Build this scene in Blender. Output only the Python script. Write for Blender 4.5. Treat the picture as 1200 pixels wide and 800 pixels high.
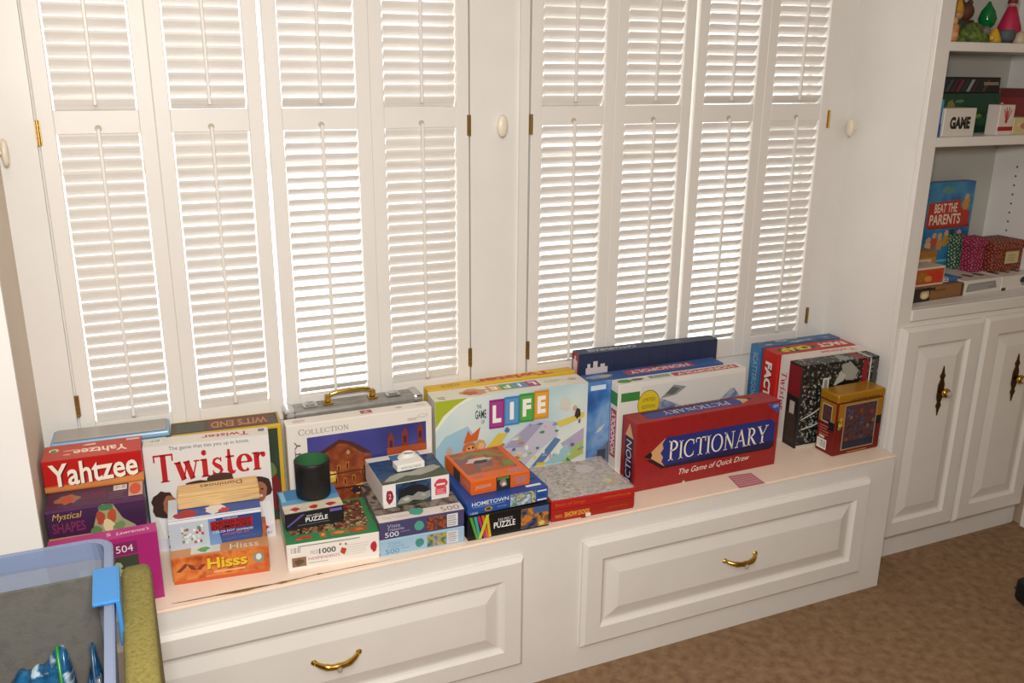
import bpy, bmesh, math, random
from mathutils import Vector, Matrix
random.seed(7)
for o in list(bpy.data.objects): bpy.data.objects.remove(o)
SC = bpy.context.scene
COL = SC.collection

# ------------------------------------------------------------------ camera
cd = bpy.data.cameras.new('camera'); cam = bpy.data.objects.new('camera', cd); COL.objects.link(cam)
yaw, pitch, roll = 0.41495, 0.29853, -0.00947
F = Vector((math.sin(yaw)*math.cos(pitch), math.cos(yaw)*math.cos(pitch), -math.sin(pitch)))
R0 = Vector((math.cos(yaw), -math.sin(yaw), 0)); D0 = F.cross(R0)
Rv = math.cos(roll)*R0 + math.sin(roll)*D0
Dv = -math.sin(roll)*R0 + math.cos(roll)*D0
M = Matrix((Rv, -Dv, -F)).transposed().to_4x4()
M.translation = Vector((-0.9677, -1.8406, 1.5960))
cam.matrix_world = M
cd.sensor_width = 36; cd.lens = 36*1046.4/1200; cd.clip_start = .05
SC.camera = cam

# ------------------------------------------------------------------ world, lights, exposure
w = bpy.data.worlds.new('overcast_sky'); SC.world = w; w.use_nodes = True
bg = w.node_tree.nodes['Background']; bg.inputs[0].default_value = (1.0, .985, .96, 1); bg.inputs[1].default_value = 2.6
def area(name, loc, rot, sx, sy, e, col):
    l = bpy.data.lights.new(name, 'AREA'); l.shape = 'RECTANGLE'; l.size = sx; l.size_y = sy; l.energy = e; l.color = col
    o = bpy.data.objects.new(name, l); COL.objects.link(o); o.location = loc; o.rotation_euler = rot; return o
area('ceiling_lamp_light', (-1.1, -1.9, 2.42), (0, 0, 0), .9, .9, 30, (1.0, .94, .86))
fl = area('camera_flash_light', (0, 0, 0), (0, 0, 0), .22, .16, 38, (1.0, .96, .90))     # the photographer's flash above the lens
MF = M.copy(); MF.translation = M.translation + Vector((0.02, .0, .13)); fl.matrix_world = MF
SC.view_settings.view_transform = 'Standard'; SC.view_settings.look = 'None'
SC.view_settings.gamma = 1; SC.view_settings.use_curve_mapping = False
SC.view_settings.exposure = 0.0

# ------------------------------------------------------------------ materials
def lin(c): c = c/255; return c/12.92 if c <= .04045 else ((c+.055)/1.055)**2.4
def rgb(h):
    h = h.lstrip('#'); return tuple(lin(int(h[i:i+2], 16)) for i in (0, 2, 4)) + (1,)
MATS = {}
def mat(h, rough=.45, metal=0, **kw):
    key = (h, rough, metal, tuple(sorted(kw.items())))
    if key in MATS: return MATS[key]
    m = bpy.data.materials.new('colour_' + h.strip('#')); m.use_nodes = True
    b = m.node_tree.nodes['Principled BSDF']
    b.inputs['Base Color'].default_value = rgb(h); b.inputs['Roughness'].default_value = rough; b.inputs['Metallic'].default_value = metal
    for k, v in kw.items(): b.inputs[k.replace('_', ' ')].default_value = v
    MATS[key] = m; return m
def noisemat(name, cols, scale=20, detail=4, rough=.5, bump=0, bscale=None, distort=0, stretch=None, voronoi=False, const=False):
    """procedural colour ramp over object-space noise"""
    if name in MATS: return MATS[name]
    m = bpy.data.materials.new(name); m.use_nodes = True; nt = m.node_tree; N = nt.nodes; L = nt.links
    b = N['Principled BSDF']; b.inputs['Roughness'].default_value = rough
    tc = N.new('ShaderNodeTexCoord'); mp = N.new('ShaderNodeMapping'); L.new(tc.outputs['Object'], mp.inputs[0])
    if stretch: mp.inputs['Scale'].default_value = stretch
    if voronoi:
        t = N.new('ShaderNodeTexVoronoi'); t.inputs['Scale'].default_value = scale; L.new(mp.outputs[0], t.inputs['Vector'])
        s = N.new('ShaderNodeSeparateColor'); L.new(t.outputs['Color'], s.inputs[0]); out = s.outputs[0]
    else:
        t = N.new('ShaderNodeTexNoise'); t.inputs['Scale'].default_value = scale; t.inputs['Detail'].default_value = detail
        t.inputs['Distortion'].default_value = distort; L.new(mp.outputs[0], t.inputs['Vector']); out = t.outputs['Fac']
    r = N.new('ShaderNodeValToRGB'); L.new(out, r.inputs[0]); e = r.color_ramp.elements
    n = len(cols); lo, hi = (0.0, 1.0) if voronoi else (.32, .68)
    if const or voronoi: r.color_ramp.interpolation = 'CONSTANT'
    while len(e) < n: e.new(.5)
    for i, c in enumerate(cols):
        e[i].position = lo + (hi-lo)*i/(n if (const or voronoi) else max(1, n-1)); e[i].color = rgb(c)
    L.new(r.outputs[0], b.inputs['Base Color'])
    if bump:
        t2 = N.new('ShaderNodeTexNoise'); t2.inputs['Scale'].default_value = bscale or scale*4; t2.inputs['Detail'].default_value = 3
        L.new(mp.outputs[0], t2.inputs['Vector'])
        bp = N.new('ShaderNodeBump'); bp.inputs['Strength'].default_value = bump; bp.inputs['Distance'].default_value = .004
        L.new(t2.outputs['Fac'], bp.inputs['Height']); L.new(bp.outputs[0], b.inputs['Normal'])
    MATS[name] = m; return m
PAINT = noisemat('white_trim_paint', ['e0ddd9', 'e4e1dd'], 6, 2, .38, .05, 60)
SHUT = noisemat('shutter_paint', ['e0dcd7', 'e3dfda'], 5, 2, .42, .03, 50)
WALL = noisemat('wall_paint', ['dedad3', 'e1ddd6'], 4, 2, .7, .08, 220)
BEIGE = noisemat('beige_wall_paint', ['e2d5c4', 'e6daca'], 4, 2, .75, .08, 220)
DRAB = noisemat('tan_room_paint', ['a8957c', 'ae9b82'], 4, 2, .8)
BENCHTOP = noisemat('bench_top_tone', ['efdac8', 'f2dfce'], 7, 3, .35, .05, 40)  # pinkish tone for the seat top, warmer than the white carcass
CARPET = noisemat('carpet_pile', ['7c5e43', '886a4d', '917355', '9a7d5f'], 34, 14, .95, .9, 330)
BRASS = mat('c9a24a', .22, 1.0)
AGED = mat('a8864c', .35, 1.0)
CHROME = mat('cfd2d6', .18, 1.0)
WORN = noisemat('worn_wood', ['6a4a30', '86643f', 'a5845c'], 60, 4, .8)
def glassmat(name, col, alpha=.9, rough=.1):
    m = bpy.data.materials.new(name); m.use_nodes = True; nt = m.node_tree; N = nt.nodes; L = nt.links
    for n in list(N): N.remove(n)
    o = N.new('ShaderNodeOutputMaterial'); t = N.new('ShaderNodeBsdfTransparent'); t.inputs[0].default_value = rgb(col)
    p = N.new('ShaderNodeBsdfPrincipled'); p.inputs['Base Color'].default_value = rgb(col); p.inputs['Roughness'].default_value = rough
    mx = N.new('ShaderNodeMixShader'); mx.inputs[0].default_value = 1-alpha
    L.new(t.outputs[0], mx.inputs[1]); L.new(p.outputs[0], mx.inputs[2]); L.new(mx.outputs[0], o.inputs[0]); return m
PANE = glassmat('window_glass', 'ffffff', .93, .02)

# ------------------------------------------------------------------ mesh helpers
def meshobj(name, verts, faces, m, parent=None, loc=None, smooth=False, mats=None, fm=None):
    me = bpy.data.meshes.new(name); me.from_pydata(verts, [], faces)
    for q in (mats or [m]): me.materials.append(q)
    if fm: me.polygons.foreach_set('material_index', fm)
    if smooth: me.polygons.foreach_set('use_smooth', [True]*len(me.polygons))
    me.update(); return link(name, me, parent, loc)
def link(name, me, parent=None, loc=None, rotz=0):
    o = bpy.data.objects.new(name, me); COL.objects.link(o)
    if parent: o.parent = parent
    if loc: o.location = loc
    if rotz: o.rotation_euler = (0, 0, rotz)
    return o
def bmobj(name, bm, m, parent=None, loc=None, smooth=False):
    me = bpy.data.meshes.new(name); bmesh.ops.recalc_face_normals(bm, faces=bm.faces); bm.to_mesh(me); bm.free(); me.materials.append(m)
    if smooth: me.polygons.foreach_set('use_smooth', [True]*len(me.polygons))
    return link(name, me, parent, loc)
def addbox(bm, x0, y0, z0, x1, y1, z1, bev=0, seg=1):
    r = bmesh.ops.create_cube(bm, size=1); vs = r['verts']
    bmesh.ops.scale(bm, vec=(x1-x0, y1-y0, z1-z0), verts=vs)
    bmesh.ops.translate(bm, vec=((x0+x1)/2, (y0+y1)/2, (z0+z1)/2), verts=vs)
    if bev:
        es = list({e for v in vs for e in v.link_edges})
        bmesh.ops.bevel(bm, geom=es, offset=bev, segments=seg, affect='EDGES', profile=.5)
def box(name, x0, y0, z0, x1, y1, z1, m, parent=None, bev=0, seg=1, loc=None):
    bm = bmesh.new(); addbox(bm, x0, y0, z0, x1, y1, z1, bev, seg); return bmobj(name, bm, m, parent, loc)
def tube(bm, pts, rad, n=8, cap=True):
    pts = [Vector(p) for p in pts]; rings = []
    rs = rad if isinstance(rad, (list, tuple)) else [rad]*len(pts)
    for i, p in enumerate(pts):
        t = (pts[min(i+1, len(pts)-1)] - pts[max(i-1, 0)]).normalized()
        a = Vector((0, 0, 1)) if abs(t.z) < .9 else Vector((1, 0, 0))
        u = t.cross(a).normalized(); v = t.cross(u)
        rings.append([bm.verts.new(p + rs[i]*(math.cos(k*2*math.pi/n)*u + math.sin(k*2*math.pi/n)*v)) for k in range(n)])
    for a, b in zip(rings, rings[1:]):
        for k in range(n): bm.faces.new((a[k], a[(k+1) % n], b[(k+1) % n], b[k]))
    if cap: bm.faces.new(rings[0]); bm.faces.new(rings[-1])
def lathe(bm, prof, n=24, c=(0, 0, 0), axis='z', sx=1, sy=1):
    rings = []
    for r, h in prof:
        ring = []
        for k in range(n):
            a = k*2*math.pi/n; p = (sx*r*math.cos(a), sy*r*math.sin(a), h)
            if axis == 'y': p = (p[0], -h, p[1])
            if axis == 'x': p = (h, p[0], p[1])
            ring.append(bm.verts.new((p[0]+c[0], p[1]+c[1], p[2]+c[2])))
        rings.append(ring)
    for a, b in zip(rings, rings[1:]):
        for k in range(n): bm.faces.new((a[k], a[(k+1) % n], b[(k+1) % n], b[k]))
    bm.faces.new(rings[0]); bm.faces.new(rings[-1])
def thing(name, label, cat, loc=(0, 0, 0), rotz=0, group=None):
    o = bpy.data.objects.new(name, None); COL.objects.link(o); o.location = loc; o.rotation_euler = (0, 0, rotz)
    o.empty_display_size = .05
    return tag(o, label, cat, group)
def tag(o, label, cat, group=None):
    o['label'] = label; o['category'] = cat
    if group: o['group'] = group
    return o
def struct(o, label=None):
    o['kind'] = 'structure'
    if label: o['label'] = label
    return o
def raised_panel(name, wd, ht, prof, m, parent, loc):
    """panelled front in local x,z facing -y; prof = [(inset, height out)]"""
    vs, fs = [], []
    for ins, out in prof:
        vs += [(ins, -out, ins), (wd-ins, -out, ins), (wd-ins, -out, ht-ins), (ins, -out, ht-ins)]
    for i in range(len(prof)-1):
        a = 4*i; b = a+4
        for k in range(4): fs.append((a+k, a+(k+1) % 4, b+(k+1) % 4, b+k))
    n = 4*(len(prof)-1); fs.append((n, n+1, n+2, n+3)); fs.append((3, 2, 1, 0))
    return meshobj(name, vs, fs, m, parent, loc)

# ------------------------------------------------------------------ lettering
TEXT = {}
def textmesh(body, bold=0.0, shear=0.0):
    k = (body, bold, shear)
    if k in TEXT: return TEXT[k]
    cu = bpy.data.curves.new('t', 'FONT'); cu.body = body; cu.offset = bold; cu.shear = shear; cu.resolution_u = 3
    o = bpy.data.objects.new('t', cu); COL.objects.link(o)
    dg = bpy.context.evaluated_depsgraph_get(); me = bpy.data.meshes.new_from_object(o.evaluated_get(dg))
    v = [(p.co.x, p.co.y) for p in me.vertices]; f = [tuple(p.vertices) for p in me.polygons]
    bpy.data.objects.remove(o); bpy.data.curves.remove(cu); bpy.data.meshes.remove(me)
    xs = [p[0] for p in v]; ys = [p[1] for p in v]; x0, x1, y0, y1 = min(xs), max(xs), min(ys), max(ys)
    TEXT[k] = ([((x-x0)/(x1-x0), (y-y0)/(y1-y0)) for x, y in v], f); return TEXT[k]
# a small bracket-serif alphabet drawn from strokes
def _stroke(pts, w0, w1=None):
    w1 = w0 if w1 is None else w1; out = []
    n = len(pts)
    L_, R_ = [], []
    for i, p in enumerate(pts):
        a = Vector(pts[max(i-1, 0)]); b = Vector(pts[min(i+1, n-1)]); t = (b-a).normalized(); nn = Vector((-t.y, t.x))
        ww = w0[i] if isinstance(w0, (list, tuple)) else w0+(w1-w0)*i/max(1, n-1)
        L_.append(Vector(p)+nn*ww/2); R_.append(Vector(p)-nn*ww/2)
    for i in range(n-1): out.append([L_[i], R_[i], R_[i+1], L_[i+1]])
    return out
def _arc(cx, cy, rx, ry, a0, a1, thick, thin, n=16):
    pts = []; ws = []
    for i in range(n+1):
        a = math.radians(a0+(a1-a0)*i/n); pts.append((cx+rx*math.cos(a), cy+ry*math.sin(a)))
        ws.append(thin+(thick-thin)*abs(math.cos(a))**1.3)
    return _stroke(pts, ws)
def _ser(x, y, l=.26, t=.05): return [[Vector((x-l/2, y)), Vector((x+l/2, y)), Vector((x+l/2, y+t)), Vector((x-l/2, y+t))]]
def _bar(x0, y0, x1, y1): return [[Vector((x0, y0)), Vector((x1, y0)), Vector((x1, y1)), Vector((x0, y1))]]
def glyph(ch, S=.15, t=.055):
    B = 1-.05
    stem = lambda x, h=1: _bar(x-S/2, 0, x+S/2, h)
    if ch == 'I': return stem(.15)+_ser(.15, 0, .3)+_ser(.15, B, .3), .32
    if ch == 'P': return stem(.16)+_ser(.16, 0, .32)+_ser(.1, B, .2)+_arc(.2, .735, .36, .24, 90, -90, S, t)+_bar(.12, .95, .22, 1)+_bar(.12, .47, .22, .52), .66
    if ch == 'R': return glyph('P', S, t)[0]+_stroke([(.3, .5), (.68, .02)], S)+_ser(.7, 0, .2), .78
    if ch == 'C': return _arc(.46, .5, .4, .47, 48, 312, S, t)+_bar(.7, .68, .76, .95)+_bar(.72, .08, .76, .3), .82
    if ch == 'O': return _arc(.46, .5, .39, .47, 0, 360, S, t, 28), .93
    if ch == 'T': return stem(.4)+_ser(.4, 0, .34)+_bar(.04, .93, .76, 1)+_bar(.02, .74, .08, 1)+_bar(.72, .74, .78, 1), .8
    if ch == 'N': return _bar(.13, 0, .19, 1)+_bar(.69, 0, .75, 1)+_stroke([(.12, .98), (.74, .02)], S)+_ser(.16, 0, .26)+_ser(.72, B, .26)+_ser(.1, B, .2), .88
    if ch == 'A': return _stroke([(.12, .02), (.42, 1)], t)+_stroke([(.4, 1), (.76, .02)], S)+_bar(.22, .33, .62, .39)+_ser(.12, 0, .26)+_ser(.76, 0, .28), .88
    if ch == 'Y': return _stroke([(.1, .98), (.42, .45)], S)+_stroke([(.42, .45), (.74, .98)], t)+_bar(.42-S/2, 0, .42+S/2, .5)+_ser(.42, 0, .32)+_ser(.12, B, .3)+_ser(.74, B, .26), .84
    if ch == 'L': return stem(.16)+_ser(.16, B, .32)+_bar(.05, 0, .6, .06)+_bar(.55, 0, .61, .26), .66
    if ch == 'E': return stem(.16)+_bar(.05, 0, .6, .06)+_bar(.05, .94, .58, 1)+_bar(.16, .48, .46, .54)+_bar(.55, 0, .61, .24)+_bar(.53, .78, .58, 1), .68
    x = .66
    if ch == 'w': return _stroke([(.1, x), (.3, 0)], S)+_stroke([(.3, 0), (.46, x)], t)+_stroke([(.44, x), (.64, 0)], S)+_stroke([(.64, 0), (.84, x)], t)+_ser(.1, x-.06, .26, .06)+_ser(.45, x-.06, .26, .06)+_ser(.84, x-.06, .22, .06), .95
    if ch == 'i': return _bar(.16-S/2, 0, .16+S/2, x)+_ser(.16, 0, .32, .06)+_ser(.1, x-.06, .2, .06)+_arc(.16, .88, .05, .05, 0, 360, .11, .11, 12), .34
    if ch == 's': return _stroke([(.42, .56), (.3, .63), (.17, .58), (.13, .47), (.22, .38), (.36, .29), (.43, .18), (.36, .06), (.24, .03), (.1, .12)], [.06, .07, .1, .13, .16, .17, .13, .1, .07, .06])+_bar(.4, .48, .45, .65)+_bar(.07, 0, .12, .2), .52
    if ch == 't': return _stroke([(.2, .9), (.2, .14), (.26, .05), (.36, .04), (.42, .1)], [.1, S, S, .1, .05])+_bar(.06, x-.07, .4, x), .46
    if ch == 'e': return _arc(.3, .33, .23, .3, 0, 310, S, t)+_bar(.1, .33, .56, .39), .6
    if ch == 'r': return _bar(.16-S/2, 0, .16+S/2, x)+_ser(.16, 0, .32, .06)+_ser(.1, x-.06, .2, .06)+_stroke([(.2, .45), (.3, .6), (.42, .6)], [.06, .1, .1])+_arc(.44, .55, .05, .05, 0, 360, .1, .1, 12), .54
    return [], .35
def serifmesh(s, S=.15, gap=.04, caps=None):
    v, f, x = [], [], 0
    for i, ch in enumerate(s):
        k = (caps or {}).get(i, 1)
        ps, wd = glyph(ch, S)
        for p in ps:
            b = len(v); v += [(x+q.x*k, q.y*k) for q in p]; f.append(tuple(range(b, b+len(p))))
        x += wd*k+gap
    xs = [p[0] for p in v]; x0, x1 = min(xs), max(xs); y1 = max(p[1] for p in v); y0 = min(p[1] for p in v)
    return [((a-x0)/(x1-x0), (c-y0)/(y1-y0)) for a, c in v], f

# ------------------------------------------------------------------ printed cartons
class Art:
    """flat print on the faces of a carton w x d x h, origin at its front left bottom corner"""
    def __init__(s, parent, w, d, h): s.p, s.w, s.d, s.h = parent, w, d, h; s.face = 'front'; s.n = 0; s.reset()
    def reset(s): s.v, s.f, s.fm, s.ms = [], [], [], []
    def pt(s, u, v, k):
        e = .0003 + .00006*k
        if s.face == 'front': return (u*s.w, -e, v*s.h)
        if s.face == 'top': return (u*s.w, v*s.d, s.h+e)
        return (-e, (1-u)*s.d, v*s.h)
    def on(s, face): s.flush(); s.face = face; s.n = 0; return s
    def add(s, vs, fs, m, name=None):
        if name: s.flush()
        b = len(s.v); s.v += [s.pt(x, y, s.n) for x, y in vs]; s.f += [tuple(b+i for i in f) for f in fs]
        if m not in s.ms: s.ms.append(m)
        s.fm += [s.ms.index(m)]*len(fs); s.n += 1
        if name: s.flush(name)
        return s
    def flush(s, name='printed_artwork'):
        if s.f: meshobj(name, s.v, s.f, None, s.p, mats=s.ms, fm=s.fm)
        s.reset()
    def _m(s, c): return mat(c) if isinstance(c, str) else c
    def poly(s, pts, c): return s.add(pts, [tuple(range(len(pts)))], s._m(c))
    def rect(s, a, b, c2, d2, c): return s.poly([(a, b), (c2, b), (c2, d2), (a, d2)], c)
    def ell(s, cx, cy, rx, ry, c, n=20): return s.poly([(cx+rx*math.cos(k*2*math.pi/n), cy+ry*math.sin(k*2*math.pi/n)) for k in range(n)], c)
    def blob(s, cx, cy, rx, ry, c, n=14, j=.3):
        return s.poly([(cx+rx*(1+random.uniform(-j, j))*math.cos(k*2*math.pi/n), cy+ry*(1+random.uniform(-j, j))*math.sin(k*2*math.pi/n)) for k in range(n)], c)
    def fit(s, msh, x0, y0, x1, y1, c, rot=0, slope=0):
        vs, fs = msh; out = []
        for x, y in vs:
            if rot == 180: x, y = 1-x, 1-y
            elif rot == 90: x, y = 1-y, x
            elif rot == -90: x, y = y, 1-x
            out.append((x0+(x1-x0)*x, y0+(y1-y0)*y+slope*(x-.5)))
        return s.add(out, fs, s._m(c), 'lettering')
    def text(s, body, x0, y0, x1, y1, c, rot=0, bold=0.0, shear=0.0, slope=0): return s.fit(textmesh(body, bold, shear), x0, y0, x1, y1, c, rot, slope)
    def lines(s, x0, y0, x1, y1, n, c, fill=.4):
        for i in range(n):
            yy = y0+(y1-y0)*(i+.3)/n; s.rect(x0, yy, x0+(x1-x0)*random.uniform(.75, 1), yy+(y1-y0)/n*fill, c)
        return s
    def barcode(s, x0, y0, x1, y1):
        s.rect(x0, y0, x1, y1, 'f2efe8')
        n = 14
        for i in range(n):
            a = x0+(x1-x0)*(i+.6)/(n+1); s.rect(a, y0+(y1-y0)*.15, a+(x1-x0)*random.uniform(.15, .5)/n, y1-(y1-y0)*.1, '28262a')
        return s
def carton(name, label, loc, yawdeg, w, d, h, col, mode='stand', lidcol=None, cat='game box', group=None, rough=.4):
    t = thing(name, label, cat, loc, math.radians(yawdeg), group)
    m = mat(col, rough) if isinstance(col, str) else col
    m2 = mat(lidcol, rough) if isinstance(lidcol, str) else (lidcol or m)
    if mode == 'stand':
        box('lid', 0, 0, 0, w, d*.86, h, m, t, .0016); box('tray', .0016, d*.86, .0008, w-.0016, d, h-.0016, m2, t, .001)
    elif mode == 'flat':
        box('tray', .0016, .0016, 0, w-.0016, d-.0016, h*.12, m2, t, .0008); box('lid', 0, 0, h*.12, w, d, h, m, t, .0016)
    else:
        box('carton', 0, 0, 0, w, d, h, m, t, .0016)
    return t, Art(t, w, d, h)

# ================================================================== ROOM SHELL
ZB = .46; YW = .46; XL = -1.20; XS = 1.211
def wallbox(name, parts, m, label=None):
    bm = bmesh.new()
    for p in parts: addbox(bm, *p)
    return struct(bmobj(name, bm, m), label)
wallbox('floor', [(-3.3, -3.7, -.1, 2.0, .62, 0)], CARPET, 'tan short pile carpet floor')
wallbox('ceiling', [(-3.3, -3.7, 2.5, 2.0, .62, 2.6)], WALL, 'white ceiling')
OP = [(-1.106, -.106), (.094, 1.116)]; ZS0, ZS1 = .69, 2.02
wallbox('wall_back', [(-1.30, YW, 0, 2.0, .60, ZS0), (-1.30, YW, ZS1, 2.0, .60, 2.5), (-1.30, YW, ZS0, OP[0][0], .60, ZS1),
                      (OP[0][1], YW, ZS0, OP[1][0], .60, ZS1), (OP[1][1], YW, ZS0, 2.0, .60, ZS1)], WALL, 'white window wall')
wallbox('wall_left', [(-1.30, -.05, 0, XL, YW, 2.5)], BEIGE, 'beige side of the window niche at the left')
wallbox('wall_front_left', [(-3.3, -.05, 0, -1.30, .05, 2.5)], WALL)
wallbox('wall_far_left', [(-3.4, -3.7, 0, -3.3, .05, 2.5)], DRAB)
wallbox('wall_right', [(1.947, -3.7, 0, 2.05, .46, 2.5)], DRAB, 'right hand wall beside the bookcase')
wallbox('wall_behind', [(-3.4, -3.8, 0, 2.05, -3.7, 2.5)], DRAB)
wallbox('baseboard_right', [(1.935, -3.7, 0, 1.947, .10, .085)], PAINT, 'white baseboard along the right wall')
# left opening casing: flat board and back band on the wall face beside the niche
wallbox('trim_1', [(-1.30, -.066, 0, -1.178, -.05, 2.5)], PAINT, 'flat white casing at the left edge of the niche')
wallbox('trim_2', [(-1.318, -.076, 0, -1.30, -.05, 2.5)], PAINT)
# window casings
wallbox('trim_3', [(XL, .440, ZB, -1.122, YW, 2.2)], PAINT, 'white window casing left of the left shutters')
wallbox('trim_4', [(-.091, .444, ZB, .052, YW, 2.2), (-.091, .439, ZB, -.078, .444, 2.2)], PAINT, 'flat white board between the two windows')
wallbox('trim_5', [(.052, .434, ZB, .078, YW, 2.2)], PAINT)
wallbox('trim_6', [(1.130, .440, ZB, XS, YW, 2.2)], PAINT, 'white window casing right of the right shutters')
wallbox('trim_7', [(-1.122, .440, ZB, -.091, YW, ZS0-.003), (.078, .440, ZB, 1.130, YW, ZS0-.003)], PAINT)
for i, (a, b) in enumerate(OP):
    bm = bmesh.new(); e = .014
    addbox(bm, a, .52, ZS0, b, .57, ZS0+e); addbox(bm, a, .52, ZS1-e, b, .57, ZS1); addbox(bm, a, .52, ZS0+e, a+e, .57, ZS1-e); addbox(bm, b-e, .52, ZS0+e, b, .57, ZS1-e)
    wo = struct(bmobj('window_%d' % (i+1), bm, PAINT), ['left window behind the shutters', 'right window behind the shutters'][i])
    zc = (ZS0+ZS1)/2
    box('meeting_rail', a+e, .525, zc-.015, b-e, .555, zc+.015, PAINT, wo)
    for q0, q1 in ((ZS0+e, zc-.015), (zc+.015, ZS1-e)): box('pane', a+e, .538, q0, b-e, .541, q1, PANE, wo)

# ================================================================== SHUTTERS
ZMB, ZMT = 1.442, 1.493; ZLB = .748; PITCH = .0277
def louver_mesh(L):
    n = 8; c = .0165; t = .0032; vs = []; fs = []
    for x in (0, L):
        for k in range(n):
            a = k*2*math.pi/n; vs.append((x, c*math.cos(a), t*math.sin(a)))
    for k in range(n): fs.append((k, (k+1) % n, n+(k+1) % n, n+k))
    fs.append(tuple(range(n-1, -1, -1))); fs.append(tuple(range(n, 2*n)))
    me = bpy.data.meshes.new('louver'); me.from_pydata(vs, [], fs); me.materials.append(SHUT); return me
def shutter(x0, x1, up_deg, lo_deg, hinge_side, label):
    t = thing('shutter_panel', label, 'shutter', (x0, .432, ZS0), 0, 'white louvred shutter panels')
    W = x1-x0; T = .024; sw = .034; z = lambda v: v-ZS0
    for a in (0, W-sw): box('stile', a, 0, 0, a+sw, T, z(ZS1)-.004, SHUT, t, .0015)
    for a, b in ((ZS0, ZLB), (ZMB, ZMT), (1.95, ZS1-.004)):
        r = box('rail', sw, .001, z(a), W-sw, T-.001, z(b), SHUT, t, .001)
    me = louver_mesh(W-2*sw-.008)
    for lo, hi, deg, drift in ((ZLB, ZMB, lo_deg, 1), (ZMT, 1.95, up_deg, 0)):
        n = int(round((hi-lo)/PITCH)); p = (hi-lo)/n
        ph, fr = random.uniform(0, 6.28), random.uniform(.35, .8)
        for i in range(n):
            zz = lo+p*(i+.5); l = link('louver', me, t, (sw+.004, T/2, z(zz)))
            l.rotation_euler = (-math.radians(deg+3.2*math.sin(ph+fr*i)+random.gauss(0, 2.6)), 0, 0)
        bm = bmesh.new(); xc = W/2
        addbox(bm, xc-.004, -.013, z(lo)+p*.4, xc+.004, -.004, z(hi)-p*.6 if lo > 1.4 else z(hi)+.012, .0015)
        bmobj('tilt_rod', bm, SHUT, t)
    # arched notch for the rod in the middle rail
    bm = bmesh.new(); lathe(bm, [(.0075, 0), (.0075, .0015)], 16, (W/2, 0, z(ZMB)+.012), 'y'); bmobj('rod_notch', bm, mat('b9ab9a', .6), t)
    if hinge_side is not None:
        for hz in (1.446, .80):
            bm = bmesh.new(); hx = hinge_side*W
            addbox(bm, hx-.0055, -.0012, z(hz)-.027, hx+.0055, .0006, z(hz)+.027, .0004)
            for k in range(5): lathe(bm, [(.0036, -.0112/2+.0006), (.0036, .0112/2-.0006)], 10, (hx, -.004, z(hz)-.0224+.0112*k))
            bmobj('hinge', bm, AGED, t)
    return t
XP = [-1.116, -.872, -.622, -.361, -.097]; XQ = [.084, .345, .607, .864, 1.124]
G = .0001
sh = [
 (XP[0]+G, XP[1]-G, 58, 62, 0, 'leftmost louvred shutter panel of the left window, above the red dice game'),
 (XP[1]+G, XP[2]-.0055, 56, 58, None, 'second louvred shutter panel from the left in the left window, above the spotted game box'),
 (XP[2]+.0055, XP[3]-G, 52, 40, None, 'third shutter panel of the left window, its lower louvres most open, above the metal case'),
 (XP[3]+G, XP[4]-G, 53, 61, 1, 'rightmost shutter panel of the left window, beside the flat board between the windows'),
 (XQ[0]+G, XQ[1]-G, 55, 50, 0, 'leftmost shutter panel of the right window, just right of the flat board between the windows'),
 (XQ[1]+G, XQ[2]-.006, 58, 52, None, 'second shutter panel from the left in the right window, left of the lit gap'),
 (XQ[2]+.006, XQ[3]-G, 50, 48, None, 'third shutter panel of the right window, just right of the lit gap'),
 (XQ[3]+G, XQ[4]-G, 51, 57, 1, 'rightmost shutter panel of the right window, beside the bookcase wall')]
for a in sh: shutter(*a)

# curtain tieback knobs
def tieback(label, loc, rot):
    t = thing('curtain_tieback', label, 'tieback', loc, rot, 'ivory curtain tieback knobs')
    iv = mat('e6dcc8', .35)
    bm = bmesh.new(); lathe(bm, [(.010, 0), (.010, .003), (.005, .005), (.005, .016)], 14, axis='y'); bmobj('stem', bm, iv, t, smooth=False)
    bm = bmesh.new(); lathe(bm, [(.006, .012), (.0145, .015), (.016, .019), (.013, .024), (.004, .026)], 20, axis='y', sy=1.9); bmobj('knob', bm, iv, t, smooth=True)
tieback('ivory oval tieback knob on the flat board between the windows', (-.003, .444, 1.443), 0)
tieback('ivory tieback knob on the side of the bookcase', (XS, .405, 1.42), -math.pi/2)
tieback('ivory tieback knob on the left wall of the niche', (XL, .375, 1.41), math.pi/2)

# ================================================================== WINDOW SEAT
seat = thing('window_seat', 'long white window seat with two raised panel drawers and chipped top', 'bench', (0, 0, 0))
bm = bmesh.new(); addbox(bm, XL, .002, 0, 1.1445, YW-.02, ZB-.0075); bmobj('carcass', bm, PAINT, seat)
bm = bmesh.new()
prof = [(XL, 0), (1.146, 0), (1.146, .129), (XS-.001, .129), (XS-.001, YW-.021), (XL, YW-.021)]
lo_ = [bm.verts.new((x, y, ZB-.007)) for x, y in prof]; hi_ = [bm.verts.new((x, y, ZB)) for x, y in prof]
bm.faces.new(hi_); bm.faces.new(lo_[::-1])
for k in range(6): bm.faces.new((lo_[k], lo_[(k+1) % 6], hi_[(k+1) % 6], hi_[k]))
bmesh.ops.bevel(bm, geom=[e for e in bm.edges if all(v.co.z > ZB-.001 for v in e.verts)], offset=.003, segments=2, affect='EDGES')
bmobj('seat_top', bm, BENCHTOP, seat)
DP = [(0, -.004), (0, .010), (.010, .020), (.055, .020), (.062, .013), (.068, .010), (.074, .010), (.108, .020)]
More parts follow.
